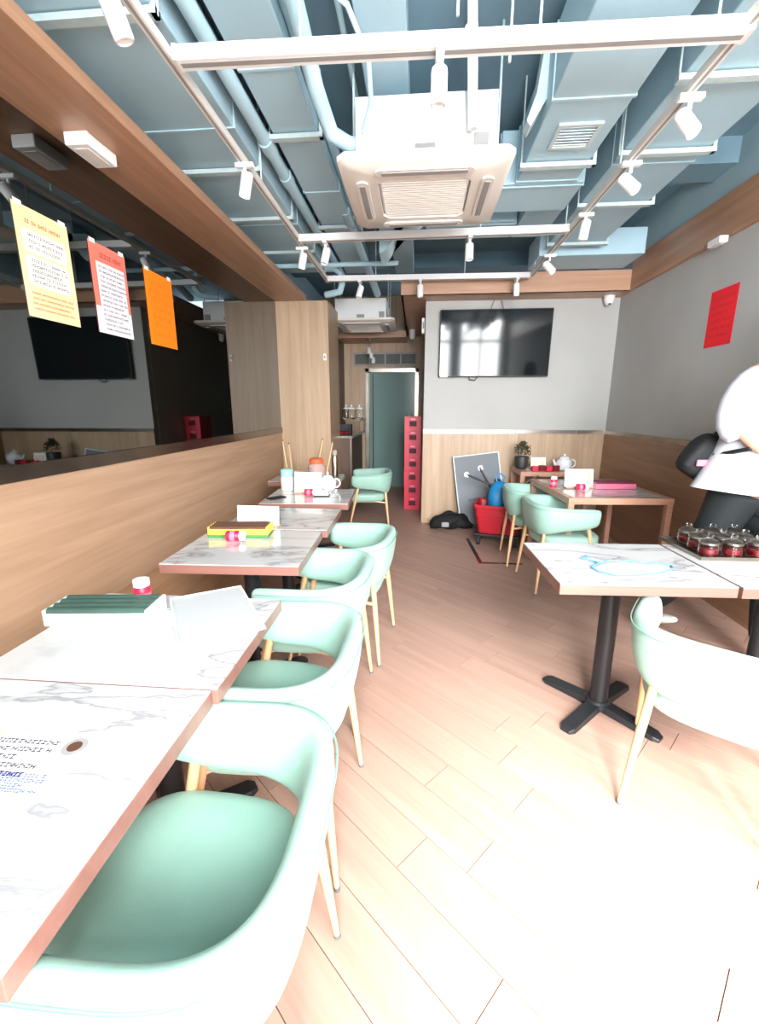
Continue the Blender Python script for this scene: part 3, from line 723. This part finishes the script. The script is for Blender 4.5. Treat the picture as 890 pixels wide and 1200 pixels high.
def cutlery_box(label, loc, rz, sx, sy, sz, mb, ml, stripe=None):
    o = thing('cutlery_box', label, 'cutlery box', loc, rz)
    z0 = 0
    if stripe: MB().box(-sx/2, sx/2, -sy/2, sy/2, 0, sz*.25).build('base', stripe, o, bevel=.003); z0 = sz*.25
    # scalloped side ends
    MB().box(-sx/2, sx/2, -sy/2, sy/2, z0, sz*.82).build('body', mb, o, bevel=.004)
    n = 4
    for k in range(n):
        y = -sy/2 + sy*(k + .5)/n
        MB().tube([(-sx/2 + .012, y, sz*.80), (sx/2 - .012, y, sz*.80)], sy/n*.48, 12).build('lid_rib', ml, o, smooth=True)
    for s_ in (-1, 1):
        MB().box(s_*sx/2 - (.012 if s_ > 0 else 0), s_*sx/2 + (.012 if s_ < 0 else 0), -sy/2, sy/2, sz*.7, sz*.98).build('end_plate', mb, o, bevel=.003)
    return o
cutlery_box('white and green cutlery box with dark ribbed lid on the second left table', (-1.0, 1.245, TZ), .10, .33, .125, .055, 'green_box', 'green_dark')
cutlery_box('yellow and green cutlery box with brown lid on the third left table', (-.94, 2.22, TZ), .08, .32, .12, .06, 'yellow', 'brown', 'green')
def bottle(label, loc, rz=0, lying=False):
    o = thing('sauce_bottle', label, 'bottle', loc, rz)
    if lying: o.rotation_euler = (0, PI/2, rz)
    MB().lathe([(.024, 0), (.027, .004), (.027, .062), (.022, .070)], 20).build('bottle_body', 'label_red', o, smooth=35)
    MB().lathe([(.0272, .022), (.0276, .024), (.0276, .044), (.0272, .046)], 20).build('label_band', 'pink', o, smooth=True)
    MB().lathe([(.023, .068), (.0265, .070), (.0265, .092), (.022, .095)], 20).build('cap', 'white_paint', o, smooth=35)
    return o
bottle('small red bottle with white cap standing behind the green cutlery box', (-.945, 1.352, TZ))
bottle('small red bottle with white cap lying in front of the yellow box', (-.97, 2.10, TZ + .028), .1, True)
bottle('small red bottle lying below the menu card on the fifth left table', (-.87, 3.32, TZ + .028), .0, True)
bottle('small red bottle with white cap standing on the wooden framed table', (1.185, 3.88, TZ))
bottle('small red bottle lying in front of the card on the wooden framed table', (1.33, 3.74, TZ + .028), .0, True)
o = thing('red_pen', 'slim red chopstick sleeve lying behind the green cutlery box', 'sleeve', (-1.03, 1.395, TZ), .05)
MB().box(-.10, .085, -.008, .008, 0, .006).build('sleeve', 'label_red', o, bevel=.002)
MB().box(-.10, -.06, -.0085, .0085, 0, .0066).build('sleeve_end', 'pink', o, bevel=.001)
# clear sheet on second table
o = thing('acrylic_sheet', 'clear acrylic sheet lying askew over the corner of the second left table', 'sheet', (-.665, 1.300, TZ + .0005), .58)
MB().box(-.125, .125, -.19, .19, .0, .003).build('sheet', 'acrylic', o, bevel=.001)
MB().box(-.125, .125, .184, .190, .003, .006).box(.119, .125, -.19, .184, .003, .006).box(-.125, -.119, -.19, .184, .003, .006).build('sheet_rim', 'white_paint', o)
def card_stand(label, loc, rz, w=.19, h=.14):
    o = thing('menu_card', label, 'menu card', loc, rz)
    MB().box(-w/2, w/2, -.035, .035, 0, .012).build('base', 'table_wood', o, bevel=.003)
    R = Matrix.Rotation(-.12, 4, 'X')
    MB().box(-w/2, w/2, -.003, .003, .010, h, M=R).build('card', 'paper', o)
    MB().box(-w/2 + .02, -w/2 + .05, -.0042, -.003, .03, h - .03, M=R).box(w/2 - .05, w/2 - .02, -.0042, -.003, .03, h - .03, M=R).build('printed_picture', 'poster_yellow', o)
    t = MB(); 
    for r in range(7):
        x = -w/2 + .06
        while x < w/2 - .07:
            d_ = random.uniform(.004, .011); z = h*.25 + r*h*.09; t.box(x, x + d_, -.0042, -.003, z, z + .004, M=R); x += d_ + .004
    t.build('printed_text', 'ink_blue', o)
    return o
card_stand('white menu card standing behind the yellow box on the third left table', (-.91, 2.395, TZ), -.05, .25, .12)
card_stand('menu card with pictures standing on the fifth left table', (-.865, 3.41, TZ), .0, .22, .17)
card_stand('menu card standing on the wooden framed table at the back right', (1.39, 3.86, TZ), .05, .24, .16)
card_stand('small menu card on the table against the back wall', (1.36, 5.06, TZ), .0, .16, .13)
# white dish with napkin
o = thing('napkin_holder', 'low white napkin pack on a black tray, fifth left table', 'napkins', (-.735, 3.33, TZ), .1)
MB().box(-.06, .06, -.04, .04, 0, .008).build('tray', 'black_plastic', o, bevel=.002)
MB().rings([[Vector(p) for p in ((-.055,-.035,.008),(.055,-.035,.008),(.055,.035,.008),(-.055,.035,.008))], [Vector(p) for p in ((-.035,-.025,.045),(.03,-.025,.045),(.03,.025,.045),(-.035,.025,.045))]]).build('napkin', 'paper', o, bevel=.004)
def teapot(label, loc, rz, s=1.0):
    o = thing('teapot', label, 'teapot', loc, rz); o.scale = (s, s, s)
    MB().lathe([(.035, 0), (.052, .012), (.062, .045), (.056, .075), (.040, .092), (.034, .096)], 24).build('pot_body', 'ceramic', o, smooth=True)
    ld = MB().lathe([(.038, .094), (.034, .106), (.015, .114), (.006, .116), (.010, .124), (.008, .132), (.0, .134)], 20).build('lid', 'ceramic', o, smooth=True)
    pts = [Vector((.055 + .035*math.sin(a), 0, .055 - .032*math.cos(a))) for a in [PI*k/9 for k in range(10)]]
    MB().tube(pts, .006, 10).build('handle', 'ceramic', o, smooth=True)
    MB().tube([(-.05, 0, .035), (-.075, 0, .055), (-.088, 0, .088)], [.014, .010, .006], 12).build('spout', 'ceramic', o, smooth=True)
    return o
teapot('grey white patterned teapot on the fifth left table behind the napkins', (-.735, 3.56, TZ), .0, 1.15)
teapot('white patterned teapot on the table against the back wall', (1.62, 5.0, TZ), .0, 1.35)
# white caddy with teal lid
def jar(name, label, loc, r, h, mbody, mlid, hl=.03, neck=.9):
    o = thing(name, label, 'jar', loc)
    MB().lathe([(r*.9, 0), (r, .01), (r, h*.8), (r*neck, h)], 24).build('jar_body', mbody, o, smooth=35)
    MB().lathe([(r*neck + .004, h - .002), (r*neck + .004, h + hl*.8), (r*neck*.8, h + hl)], 24).build('lid', mlid, o, smooth=35)
    return o
jar('storage_jar', 'white jar with pale teal lid beside the menu card, fifth left table', (-1.07, 3.54, TZ), .055, .12, 'plastic_white', 'teal_lid', .06)
jar('storage_jar', 'big clear jar with orange lid on the farthest left table', (-.965, 4.17, TZ), .085, .15, 'jar_plastic', 'orange_lid', .05, .75)
o = thing('water_bottle', 'tall steel bottle standing on the farthest left table', 'bottle', (-.80, 4.25, TZ))
MB().lathe([(.030, 0), (.033, .008), (.033, .19), (.022, .22)], 20).build('bottle_body', 'steel', o, smooth=35)
MB().lathe([(.022, .218), (.025, .222), (.025, .265), (.02, .27)], 20).build('cap', 'plastic_grey', o, smooth=35)
o = thing('phone_case', 'dark flat case lying at the wall side of the fifth left table', 'case', (-1.06, 3.20, TZ), .9)
MB().box(-.07, .07, -.035, .035, 0, .010).build('case', 'black_plastic', o, bevel=.004)
MB().box(-.06, .06, -.028, .028, .010, .012).build('cover', 'rubber', o, bevel=.001)

# ------------------------------------------------------------------ right tables
o = thing('plastic_bag', 'crumpled clear plastic bag with blue edges lying on the right marble table', 'bag', (.915, 1.87, TZ), 0)
out = [(-.16, -.02), (-.15, -.07), (-.10, -.115), (-.01, -.105), (.10, -.07), (.18, -.01), (.19, .03), (.14, .06), (.03, .055), (-.06, .06), (-.13, .13), (-.16, .10), (-.10, .04)]
m = MB(); cpt = Vector((.02, -.01, .014)); rr = []
for k_, zz in ((1.0, .001), (.8, .012), (.45, .016)):
    rr.append([Vector((x*k_ + .02*(1-k_), y*k_ - .01*(1-k_), zz + random.uniform(-.002, .006)*(1 - k_)*3)) for x, y in out])
m.rings(rr).build('film', 'acrylic', o, smooth=True)
MB().tube([Vector((x, y, .006)) for x, y in out] + [Vector((out[0][0], out[0][1], .006))], .0035, 6).tube([(-.12, .03, .012), (-.02, .035, .02), (.08, .03, .016), (.17, .01, .01)], .003, 6).build('edge', 'blue_line', o, smooth=True)
# tray with sauce jars
o = thing('metal_tray', 'thin metal tray under the sauce jars on the right marble table', 'tray', (1.52, 2.17, TZ), .03)
MB().box(-.24, .24, -.17, .17, 0, .004).build('tray_base', 'steel', o, bevel=.001)
MB().box(-.24, .24, -.17, -.165, .004, .016).box(-.24, .24, .165, .17, .004, .016).box(-.24, -.235, -.165, .165, .004, .016).box(.235, .24, -.165, .165, .004, .016).build('tray_rim', 'steel', o)
def sauce_jar():
    o = thing('sauce_jar', 'x', 'jar')
    MB().lathe([(.0, .002), (.036, .002), (.041, .010), (.041, .048), (.036, .056), (.036, .052), (.0385, .046), (.0385, .011), (.034, .006), (.0, .006)], 20).build('jar_glass', 'glass', o, smooth=35)
    MB().lathe([(.0, .0065), (.034, .0065), (.038, .012), (.038, .036), (.0, .037)], 20).build('sauce', 'sauce', o, smooth=35)
    MB().lathe([(.0375, .054), (.040, .056), (.040, .064), (.036, .067)], 20).build('lid_band', 'steel', o, smooth=35)
    l = MB().lathe([(.036, .066), (.030, .076), (.012, .082), (.006, .084)], 20).build('lid', 'glass', o, smooth=True)
    MB().lathe([(.006, .083), (.012, .088), (.012, .096), (.007, .101), (.0, .102)], 16).build('lid_knob', 'glass', l, smooth=True)
    return o
sj = sauce_jar(); k = 0
names = ['front', 'second', 'third', 'back']; cols_ = ['left', 'second from left', 'third from left', 'fourth from left']
for r in range(3):
    for c in range(4):
        if r == 2 and c == 3: continue
        q = sj if k == 0 else copy_tree(sj)
        q.location = (1.355 + c*.105 + r*.012 + random.uniform(-.004, .004), 2.065 + r*.10 + random.uniform(-.004, .004), TZ + .0035)
        q['label'] = 'glass lidded jar of red sauce on the tray, %s row, %s' % (names[r], cols_[c]); q['group'] = 'sauce jars on the tray'; k += 1
# frosted white jug at frame edge
jar('white_jug', 'frosted white container at the right edge behind the sauce jars', (1.80, 2.20, TZ), .055, .13, 'plastic_white', 'green_box', .03, .7)
# back right table things
o = thing('cutlery_box', 'pink box with dark lid on the wooden framed table', 'cutlery box', (1.68, 3.88, TZ), .06)
MB().box(-.17, .17, -.06, .06, 0, .045).build('body', 'pink', o, bevel=.004)
MB().box(-.165, .165, -.055, .055, .045, .062).build('lid', 'pink_dark', o, bevel=.004)
o = thing('sauce_rack', 'row of small red packets in front of the back wall menu card', 'packets', (1.40, 4.93, TZ))
for i in range(4): MB().box(-.14 + i*.075, -.075 + i*.075, -.03, .03, 0, .05 + .01*(i % 2)).build('packet', 'label_red' if i % 2 == 0 else 'sauce', o, bevel=.004)
o = thing('potted_plant', 'small dark bushy plant in a black pot by the back wall', 'plant', (1.18, 5.08, TZ))
MB().lathe([(.05, 0), (.068, .02), (.08, .13), (.075, .14)], 18).build('pot', 'pot', o, smooth=35)
lf = MB()
for i in range(420):
    th_, ph_ = random.uniform(0, 2*PI), random.uniform(-.3, 1.5); r = random.uniform(.05, .095)
    c = Vector((r*math.cos(th_)*math.cos(ph_), r*math.sin(th_)*math.cos(ph_), .19 + r*1.25*math.sin(ph_)))
    R = Matrix.Rotation(random.uniform(0, 6), 4, 'Z') @ Matrix.Rotation(random.uniform(-1, 1), 4, 'X')
    l = random.uniform(.018, .032)
    lf.add([c + R @ Vector(p) for p in ((-l*.3, 0, 0), (0, -l*.6, .002), (l*.3, 0, 0), (0, l*.8, .004))], [(0, 1, 2, 3)])
q = lf.build('foliage', 'leaf', o); q['kind'] = 'stuff'

# ------------------------------------------------------------------ corner clutter
o = thing('folded_table_top', 'grey table top with pale edge leaning against the back wall', 'board', (.55, 5.18, .02))
R = Matrix.Translation((0, 0, 0)) @ Matrix.Rotation(-.20, 4, 'X') @ Matrix.Rotation(-.13, 4, 'Y')
MB().box(-.0, .52, -.012, .012, .0, .84, M=R).build('panel', 'board_grey', o)
MB().box(-.012, 0, -.014, .014, .0, .84, M=R).box(-.012, .532, -.014, .014, .84, .852, M=R).box(.52, .532, -.014, .014, 0, .84, M=R).build('panel_edge', 'hanger_white', o)
for (a, b) in ((.13, .62), (.30, .68)): MB().lathe([(.03, 0), (.03, .012), (.0, .014)], 12, M=R @ Matrix.Translation((a, -.012, b)) @ Matrix.Rotation(PI/2, 4, 'X')).build('bracket', 'steel', o)
MB().box(.12, .32, -.03, -.012, .30, .33, M=R).build('crossbar', 'black_metal', o)
# red bin on dolly
o = thing('trolley', 'low black wheeled dolly under the red bin', 'trolley', (.89, 4.66, 0), -.25)
MB().box(-.24, .24, -.19, .19, .105, .13).build('deck', 'black_plastic', o, bevel=.006)
for sx in (-1, 1):
    for sy in (-1, 1):
        f = MB().box(-.02, .02, -.03, .03, .06, .105).build('caster', 'black_metal', o, loc=(sx*.19, sy*.14, 0))
        MB().tube([(-.016, 0, .043), (.016, 0, .043)], .042, 18).build('wheel', 'rubber', f, smooth=35)
o = thing('red_bin', 'red plastic bin with rim standing on the black dolly', 'bin', (.89, 4.66, .131), -.25)
def rr_(a, b, z, r=.04, n=5):
    P = []
    for cx, cy, q in ((a-r, b-r, 0), (-a+r, b-r, 1), (-a+r, -b+r, 2), (a-r, -b+r, 3)):
        for k in range(n): an = PI/2*(q + k/(n-1)); P.append(Vector((cx + r*math.cos(an), cy + r*math.sin(an), z)))
    return P
MB().rings([rr_(.20, .15, 0), rr_(.245, .19, .29), rr_(.237, .182, .29), rr_(.193, .143, .012)]).build('bin_body', 'bin_red', o, smooth=40)
MB().rings([rr_(.245, .19, .285), rr_(.26, .205, .285), rr_(.26, .205, .31), rr_(.24, .185, .31), rr_(.24, .185, .285)], cap=False).build('bin_rim', 'bin_red', o, smooth=40)
for z in (.20, .235): MB().rings([rr_(.233, .178, z), rr_(.241, .186, z), rr_(.241, .186, z + .012), rr_(.235, .18, z + .012)], cap=False).build('bin_rib', 'bin_red', o, smooth=40)
o = thing('blue_bag', 'bright blue plastic bag stuffed into the red bin', 'bag', (.88, 4.66, .33), .3); o.scale = (1.15, 1.1, 1.2)
rg = []
for z, k_ in ((0, .6), (.05, .95), (.12, 1.05), (.18, .95), (.24, .7), (.28, .35)):
    rg.append([Vector((.11*k_*math.cos(a)*(1 + .12*math.sin(3*a + z*20)), .10*k_*math.sin(a)*(1 + .10*math.cos(4*a + z*30)), z)) for a in [2*PI*q/24 for q in range(24)]])
MB().rings(rg).build('bag_body', 'blue', o, smooth=60)
MB().tube([(-.03, 0, .27), (-.05, 0, .33), (0, 0, .35), (.04, 0, .32), (.03, 0, .27)], .008, 8).build('handle', 'blue', o, smooth=True)
o = thing('luggage_cart', 'folded black and silver hand cart leaning over the red bin', 'hand cart', (.89, 4.80, .30))
MB().tube([(-.33, .10, .40), (.12, .02, .22)], .012, 10).tube([(-.20, .10, .48), (.02, .05, .10)], .012, 10).build('frame_tube', 'black_metal', o, smooth=True)
MB().tube([(-.02, -.05, .26), (.20, -.12, .31), (.36, -.2, .44)], .012, 10).build('handle', 'steel', o, smooth=True)
MB().lathe([(.0, -.02), (.035, -.015), (.035, .015), (.0, .02)], 16, c=(-.02, -.04, .36)).build('wheel', 'rubber', o, smooth=35)
o = thing('black_bag', 'black shiny bag lying on the floor against the back wall', 'bag', (.43, 5.20, 0), .1)
rg = []
for i in range(15):
    x = -.25 + .5*i/14; k_ = math.sqrt(max(.04, 1 - (x/.27)**2))
    rg.append([Vector((x + .012*math.sin(5*a), .13*k_*math.cos(a)*(1 + .15*math.sin(3*a + x*22)), .10*k_ + .10*k_*math.sin(a)*(1 + .18*math.sin(2*a + x*30)) + .004)) for a in [2*PI*q/20 for q in range(20)]])
MB().rings(rg).build('bag_body', 'black_cloth', o, smooth=60)
MB().tube([(-.1, -.08, .16), (-.06, -.12, .22), (.04, -.12, .21), (.08, -.08, .15)], .010, 8).build('strap', 'black_plastic', o, smooth=True)
MB().box(-.14, -.05, -.145, -.125, .05, .11).build('pocket', 'plastic_grey', o, bevel=.01)
o = thing('floor_strip', 'thin L shaped metal edge strip let into the floor before the red bin', 'floor strip', (.60, 3.96, 0))
MB().box(0, .035, 0, .80, .0005, .004, M=Matrix.Rotation(.05, 4, 'Z')).box(.035, .40, 0, .035, .0005, .004).build('strip', 'steel_dark', o)

# ------------------------------------------------------------------ passage: crates, pass counter
def crate():
    o = thing('drinks_crate', 'x', 'crate')
    a, b, h = .115, .17, .185
    MB().box(-a, a, -b, b, 0, .02).box(-a, a, -b, -b + .012, .02, .055).box(-a, a, -b, -b + .012, .125, h).box(-a, -.05, -b, -b + .012, .055, .125).box(.05, a, -b, -b + .012, .055, .125)\
        .box(-a, a, b - .012, b, .02, h).box(-a, -a + .012, -b + .012, b - .012, .02, h).box(a - .012, a, -b + .012, b - .012, .02, h).build('crate_shell', 'red_plastic', o)
    MB().box(-a - .006, a + .006, -b - .006, b + .006, h - .012, h - .002).build('rim', 'red_plastic', o)
    MB().box(-.05, .05, -b + .014, -b + .02, .05, .13).build('hole_shade', 'crate_hole_shade', o)  # added dark sheet behind the handle hole, painted as its shade
    MB().box(-.03, .03, -b - .001, -b, .142, .162).build('printed_mark', 'pink', o)
    return o
cr = crate()
ords = ['bottom', 'second from the bottom', 'third from the bottom', 'middle', 'third from the top', 'second from the top', 'top']
for i in range(7):
    o = cr if i == 0 else copy_tree(cr)
    o.location = (-.06 + random.uniform(-.004, .004), 6.35, i*.1862); o['label'] = 'red drinks crate in the passage stack, ' + ords[i]; o['group'] = 'stacked red drinks crates'
o = thing('pass_counter', 'dark serving counter with steel top behind the column', 'counter', (-1.10, 6.35, 0))
MB().box(-.195, .20, -.38, .9, 0, 1.02).build('cabinet', 'dark_wood', o)
MB().box(-.195, .23, -.40, .92, 1.02, 1.05).build('counter_top', 'steel', o, bevel=.003)
MB().box(.202, .208, -.3, .1, .55, .98).build('door', 'dark_wood', o, bevel=.003)
MB().box(.19, .215, -.39, -.365, .0, 1.02).build('corner_post', 'steel', o)
o = thing('black_tray_box', 'black open box with red packets on the serving counter', 'box', (-1.08, 6.12, 1.051))
MB().box(-.13, .17, -.10, .10, 0, .01).box(-.13, .17, .09, .10, .01, .15).box(-.13, -.12, -.10, .09, .01, .15).box(.16, .17, -.10, .09, .01, .15).build('box_body', 'black_plastic', o)
for i in range(4): MB().lathe([(.0, .0), (.045, .01), (.05, .04), (.0, .055)], 12, c=(-.08 + i*.06, -.03 + .02*(i % 2), .01)).build('packet', 'sauce', o, smooth=True)
o = thing('glass_shelf', 'narrow glass shelf on posts above the serving counter', 'shelf', (-1.02, 6.45, 1.051))
MB().box(-.24, .22, -.15, .45, .20, .21).build('shelf_board', 'glass', o)
for sx in (-.22, .20):
    for sy in (-.13, .43): MB().tube([(sx, sy, 0), (sx, sy, .20)], .008, 8).build('post', 'steel', o, smooth=True)
def glass_jar(label, loc, s=1):
    o = thing('glass_canister', label, 'jar', loc); o.scale = (s, s, s); o['group'] = 'glass jars over the serving counter'
    MB().lathe([(.0, 0), (.045, 0), (.055, .02), (.055, .10), (.040, .13), (.036, .13), (.05, .10), (.05, .02), (.0, .006)], 18).build('jar_body', 'glass', o, smooth=35)
    MB().lathe([(.044, .13), (.040, .145), (.012, .155), (.010, .165), (.016, .18), (.0, .19)], 16).build('lid', 'ceramic', o, smooth=True)
    return o
gp = [(-1.18, 6.40, 'leftmost'), (-1.06, 6.62, 'second from left'), (-.95, 6.42, 'third from left'), (-.86, 6.60, 'rightmost')]
for (x, y, n) in gp: glass_jar('clear glass jar with lid over the serving counter, ' + n, (x, y, 1.262), 1.1)
o = thing('wall_notice', 'small dark red and white notice beside the far door frame', 'notice', (-1.0, 7.99, 1.18))
MB().box(-.035, .035, 0, .008, 0, .13).build('plate', 'plastic_grey', o)
MB().box(-.025, .025, -.002, 0, .07, .12).build('printed_mark', 'sauce', o)

# ------------------------------------------------------------------ walking person
def skin_chain(nodes, edges, root=0):
    me = bpy.data.meshes.new('body'); me.from_pydata([n[0] for n in nodes], edges, [])
    o = bpy.data.objects.new('tmp', me); C.objects.link(o)
    md = o.modifiers.new('skin', 'SKIN'); md.use_smooth_shade = True
    for i, n in enumerate(nodes):
        r = n[1]; me.skin_vertices[0].data[i].radius = (r, r) if not hasattr(r, '__len__') else r
        me.skin_vertices[0].data[i].use_root = (i == root)
    s_ = o.modifiers.new('sub', 'SUBSURF'); s_.levels = 2; s_.render_levels = 2
    dg = bpy.context.evaluated_depsgraph_get(); ev = o.evaluated_get(dg)
    out = bpy.data.meshes.new_from_object(ev); bpy.data.objects.remove(o)
    return out
def place(me, name, m, parent):
    me.materials.clear(); me.materials.append(MATS[m]); me.shade_smooth()
    o = bpy.data.objects.new(name, me); C.objects.link(o); o.parent = parent; return o
# person local frame: faces -Y, x to the picture right; origin on the floor
pr = thing('person', 'person in white shirt and dark trousers walking past with a black bag', 'person', (1.72, 2.50, 0), .35)
pr.rotation_euler = (0, .11, .35); pr.scale = (1.08, 1.08, 1.08)
# skin: head, neck, arms with hands, one surface
nodes = [((0, .0, 1.06), .10), ((0, -.01, 1.25), .10), ((0, -.02, 1.43), .075), ((0, -.02, 1.53), .060), ((0, -.04, 1.60), .056), ((0, -.055, 1.68), .085), ((0, -.05, 1.77), .080),
         ((-.17, -.0, 1.47), .055), ((-.25, .02, 1.28), .045), ((-.20, -.13, 1.12), .036), ((-.13, -.26, 1.14), .026), ((-.10, -.30, 1.145), .03),
         ((.17, -.0, 1.47), .055), ((.24, .06, 1.24), .045), ((.24, -.04, 1.05), .034), ((.235, -.09, .96), .026), ((.235, -.10, .92), .03),
         ((-.09, .0, .95), .09), ((-.10, .08, .52), .06), ((-.10, .30, .14), .04), ((-.10, .24, .06), .032),
         ((.09, .0, .95), .09), ((.10, -.14, .52), .06), ((.10, -.20, .12), .042), ((.10, -.26, .05), .032)]
edges = [(0,1),(1,2),(2,3),(3,4),(4,5),(5,6),(2,7),(7,8),(8,9),(9,10),(10,11),(2,12),(12,13),(13,14),(14,15),(15,16),(0,17),(17,18),(18,19),(19,20),(0,21),(21,22),(22,23),(23,24)]
body = place(skin_chain(nodes, edges), 'body', 'skin', pr)
def hand(root, direction, side):
    d = Vector(direction).normalized(); sd = Vector(side).normalized(); nrm = d.cross(sd)
    r0 = Vector(root)
    nd = [(r0, .022), (r0 + d*.05, (.026, .018))]; ed = [(0, 1)]
    for k, (off, ln) in enumerate(((-.027, .062), (-.009, .072), (.009, .068), (.027, .052))):
        b0 = r0 + d*.075 + sd*off; i = len(nd)
        nd += [(b0, .010), (b0 + d*ln*.5 + nrm*.006, .0088), (b0 + d*ln*.85 + nrm*.022, .0075)]; ed += [(1, i), (i, i+1), (i+1, i+2)]
    i = len(nd); b0 = r0 + d*.02 - sd*.03
    nd += [(b0, .012), (b0 + d*.03 - sd*.025 + nrm*.006, .010), (b0 + d*.055 - sd*.032 + nrm*.012, .0085)]; ed += [(0, i), (i, i+1), (i+1, i+2)]
    return place(skin_chain(nd, ed), 'hand', 'skin', pr)
hand((-.10, -.30, 1.145), (.7, -.6, .15), (0, 0, 1)); hand((.235, -.10, .93), (0, -.15, -1), (0, -1, 0))
# face details
MB().lathe([(.0, .012), (.012, .006), (.014, -.004), (.0, -.012)], 12, c=(0, 0, 0), M=Matrix.Translation((0, -.142, 1.70)) @ Matrix.Rotation(PI/2, 4, 'X')).build('nose', 'skin', pr, smooth=True)
for sx in (-1, 1):
    MB().lathe([(.0, .010), (.010, .004), (.010, -.004), (.0, -.010)], 10, M=Matrix.Translation((sx*.032, -.124, 1.73))).build('eye', 'hair', pr, smooth=True)
    MB().lathe([(.0, .028), (.014, .018), (.016, 0), (.010, -.02), (.0, -.028)], 10, M=Matrix.Translation((sx*.086, -.05, 1.71))).build('ear', 'skin', pr, smooth=True)
MB().box(-.025, .025, -.136, -.124, 1.652, 1.660).build('mouth', 'pink_dark', pr, bevel=.003)
hr = []
for k in range(9):
    a = PI/2*k/8; hr.append((.100*math.cos(a), .105*math.sin(a)))
MB().lathe([(.088, -.10), (.100, -.06)] + hr, 24, M=Matrix.Translation((0, -.028, 1.765)) @ Matrix.Rotation(.32, 4, 'X')).build('hair', 'hair', pr, smooth=True)
# shirt: body loft plus sleeves
def ell(cx, cy, z, a, b, n=28, wob=0, ph=0): return [Vector((cx + a*math.cos(2*PI*k/n)*(1 + wob*math.sin(5*2*PI*k/n + ph)), cy + b*math.sin(2*PI*k/n)*(1 + wob*math.cos(4*2*PI*k/n + ph)), z)) for k in range(n)]
sh = MB().rings([ell(-.02, .02, .90, .265, .20, wob=.05), ell(-.01, .01, 1.0, .235, .18, wob=.04, ph=1), ell(0, 0, 1.15, .20, .155, wob=.02, ph=2), ell(0, -.01, 1.32, .20, .15, wob=.015), ell(0, -.01, 1.44, .195, .125), ell(0, -.015, 1.50, .13, .09), ell(0, -.02, 1.535, .068, .07)], cap=False)
sh.build('shirt', 'shirt', pr, smooth=True, subsurf=1)
MB().tube([(-.12, -.01, 1.46), (-.19, 0, 1.43), (-.24, .02, 1.32), (-.255, .0, 1.20), (-.235, -.06, 1.155)], [.065, .066, .062, .060, .062], 18).build('sleeve', 'shirt', pr, smooth=True, subsurf=1)
MB().tube([(.12, -.01, 1.46), (.19, 0, 1.43), (.235, .04, 1.30), (.245, .05, 1.18)], [.065, .066, .062, .062], 18).build('sleeve', 'shirt', pr, smooth=True, subsurf=1)
tn = [((0, .0, .98), (.15, .12)), ((-.09, .01, .86), .115), ((-.105, .08, .52), .085), ((-.10, .29, .17), .065), ((.09, -.01, .86), .115), ((.105, -.14, .52), .085), ((.10, -.20, .13), .065)]
place(skin_chain(tn, [(0,1),(1,2),(2,3),(0,4),(4,5),(5,6)]), 'trousers', 'trouser', pr)
for (x, y, z, tilt) in ((-.10, .26, .05, -.5), (.10, -.23, .0, 0)):
    M_ = Matrix.Translation((x, y, z)) @ Matrix.Rotation(tilt, 4, 'X')
    rg = []
    for yy, w_, h_ in ((.10, .025, .04), (.08, .038, .085), (.02, .042, .095), (-.05, .046, .065), (-.12, .046, .05), (-.165, .028, .032)):
        rg.append([M_ @ Vector((w_*math.cos(a), yy, h_/2 + h_/2*math.sin(a))) for a in [2*PI*q/16 for q in range(16)]])
    MB().rings(rg).build('shoe', 'shoe', pr, smooth=True, subsurf=1)
# shoulder bag carried by the person: hangs from the far shoulder
bgm = thing('shoulder_bag', 'black shoulder bag swinging behind the walking person', 'bag', (1.55, 2.63, 1.04), 0); bgm.scale = (.86, .86, .86)
rg = []
for z, a, b in ((0, .08, .04), (.02, .12, .07), (.15, .12, .085), (.24, .11, .08), (.29, .08, .05), (.30, .04, .02)):
    rg.append(rr_(a, b, z, min(b*.9, .04)))
MB().rings([[Matrix.Rotation(.55, 3, 'Y') @ p for p in r] for r in rg]).build('bag_body', 'black_cloth', bgm, smooth=50, subsurf=1)
wp = [(1.61, 2.54, 1.17), (1.66, 2.36, 1.22), (1.84, 2.26, 1.40), (1.96, 2.33, 1.57), (1.99, 2.46, 1.64), (1.93, 2.60, 1.52), (1.80, 2.72, 1.34), (1.64, 2.68, 1.24)]
MB().tube([(Vector(p) - Vector((1.55, 2.63, 1.04))) / .86 for p in wp], .014, 8).build('strap', 'black_plastic', bgm, smooth=True)
MB().box(-.02, .05, -.10, -.085, .08, .12).build('tag', 'pink', bgm, bevel=.003)
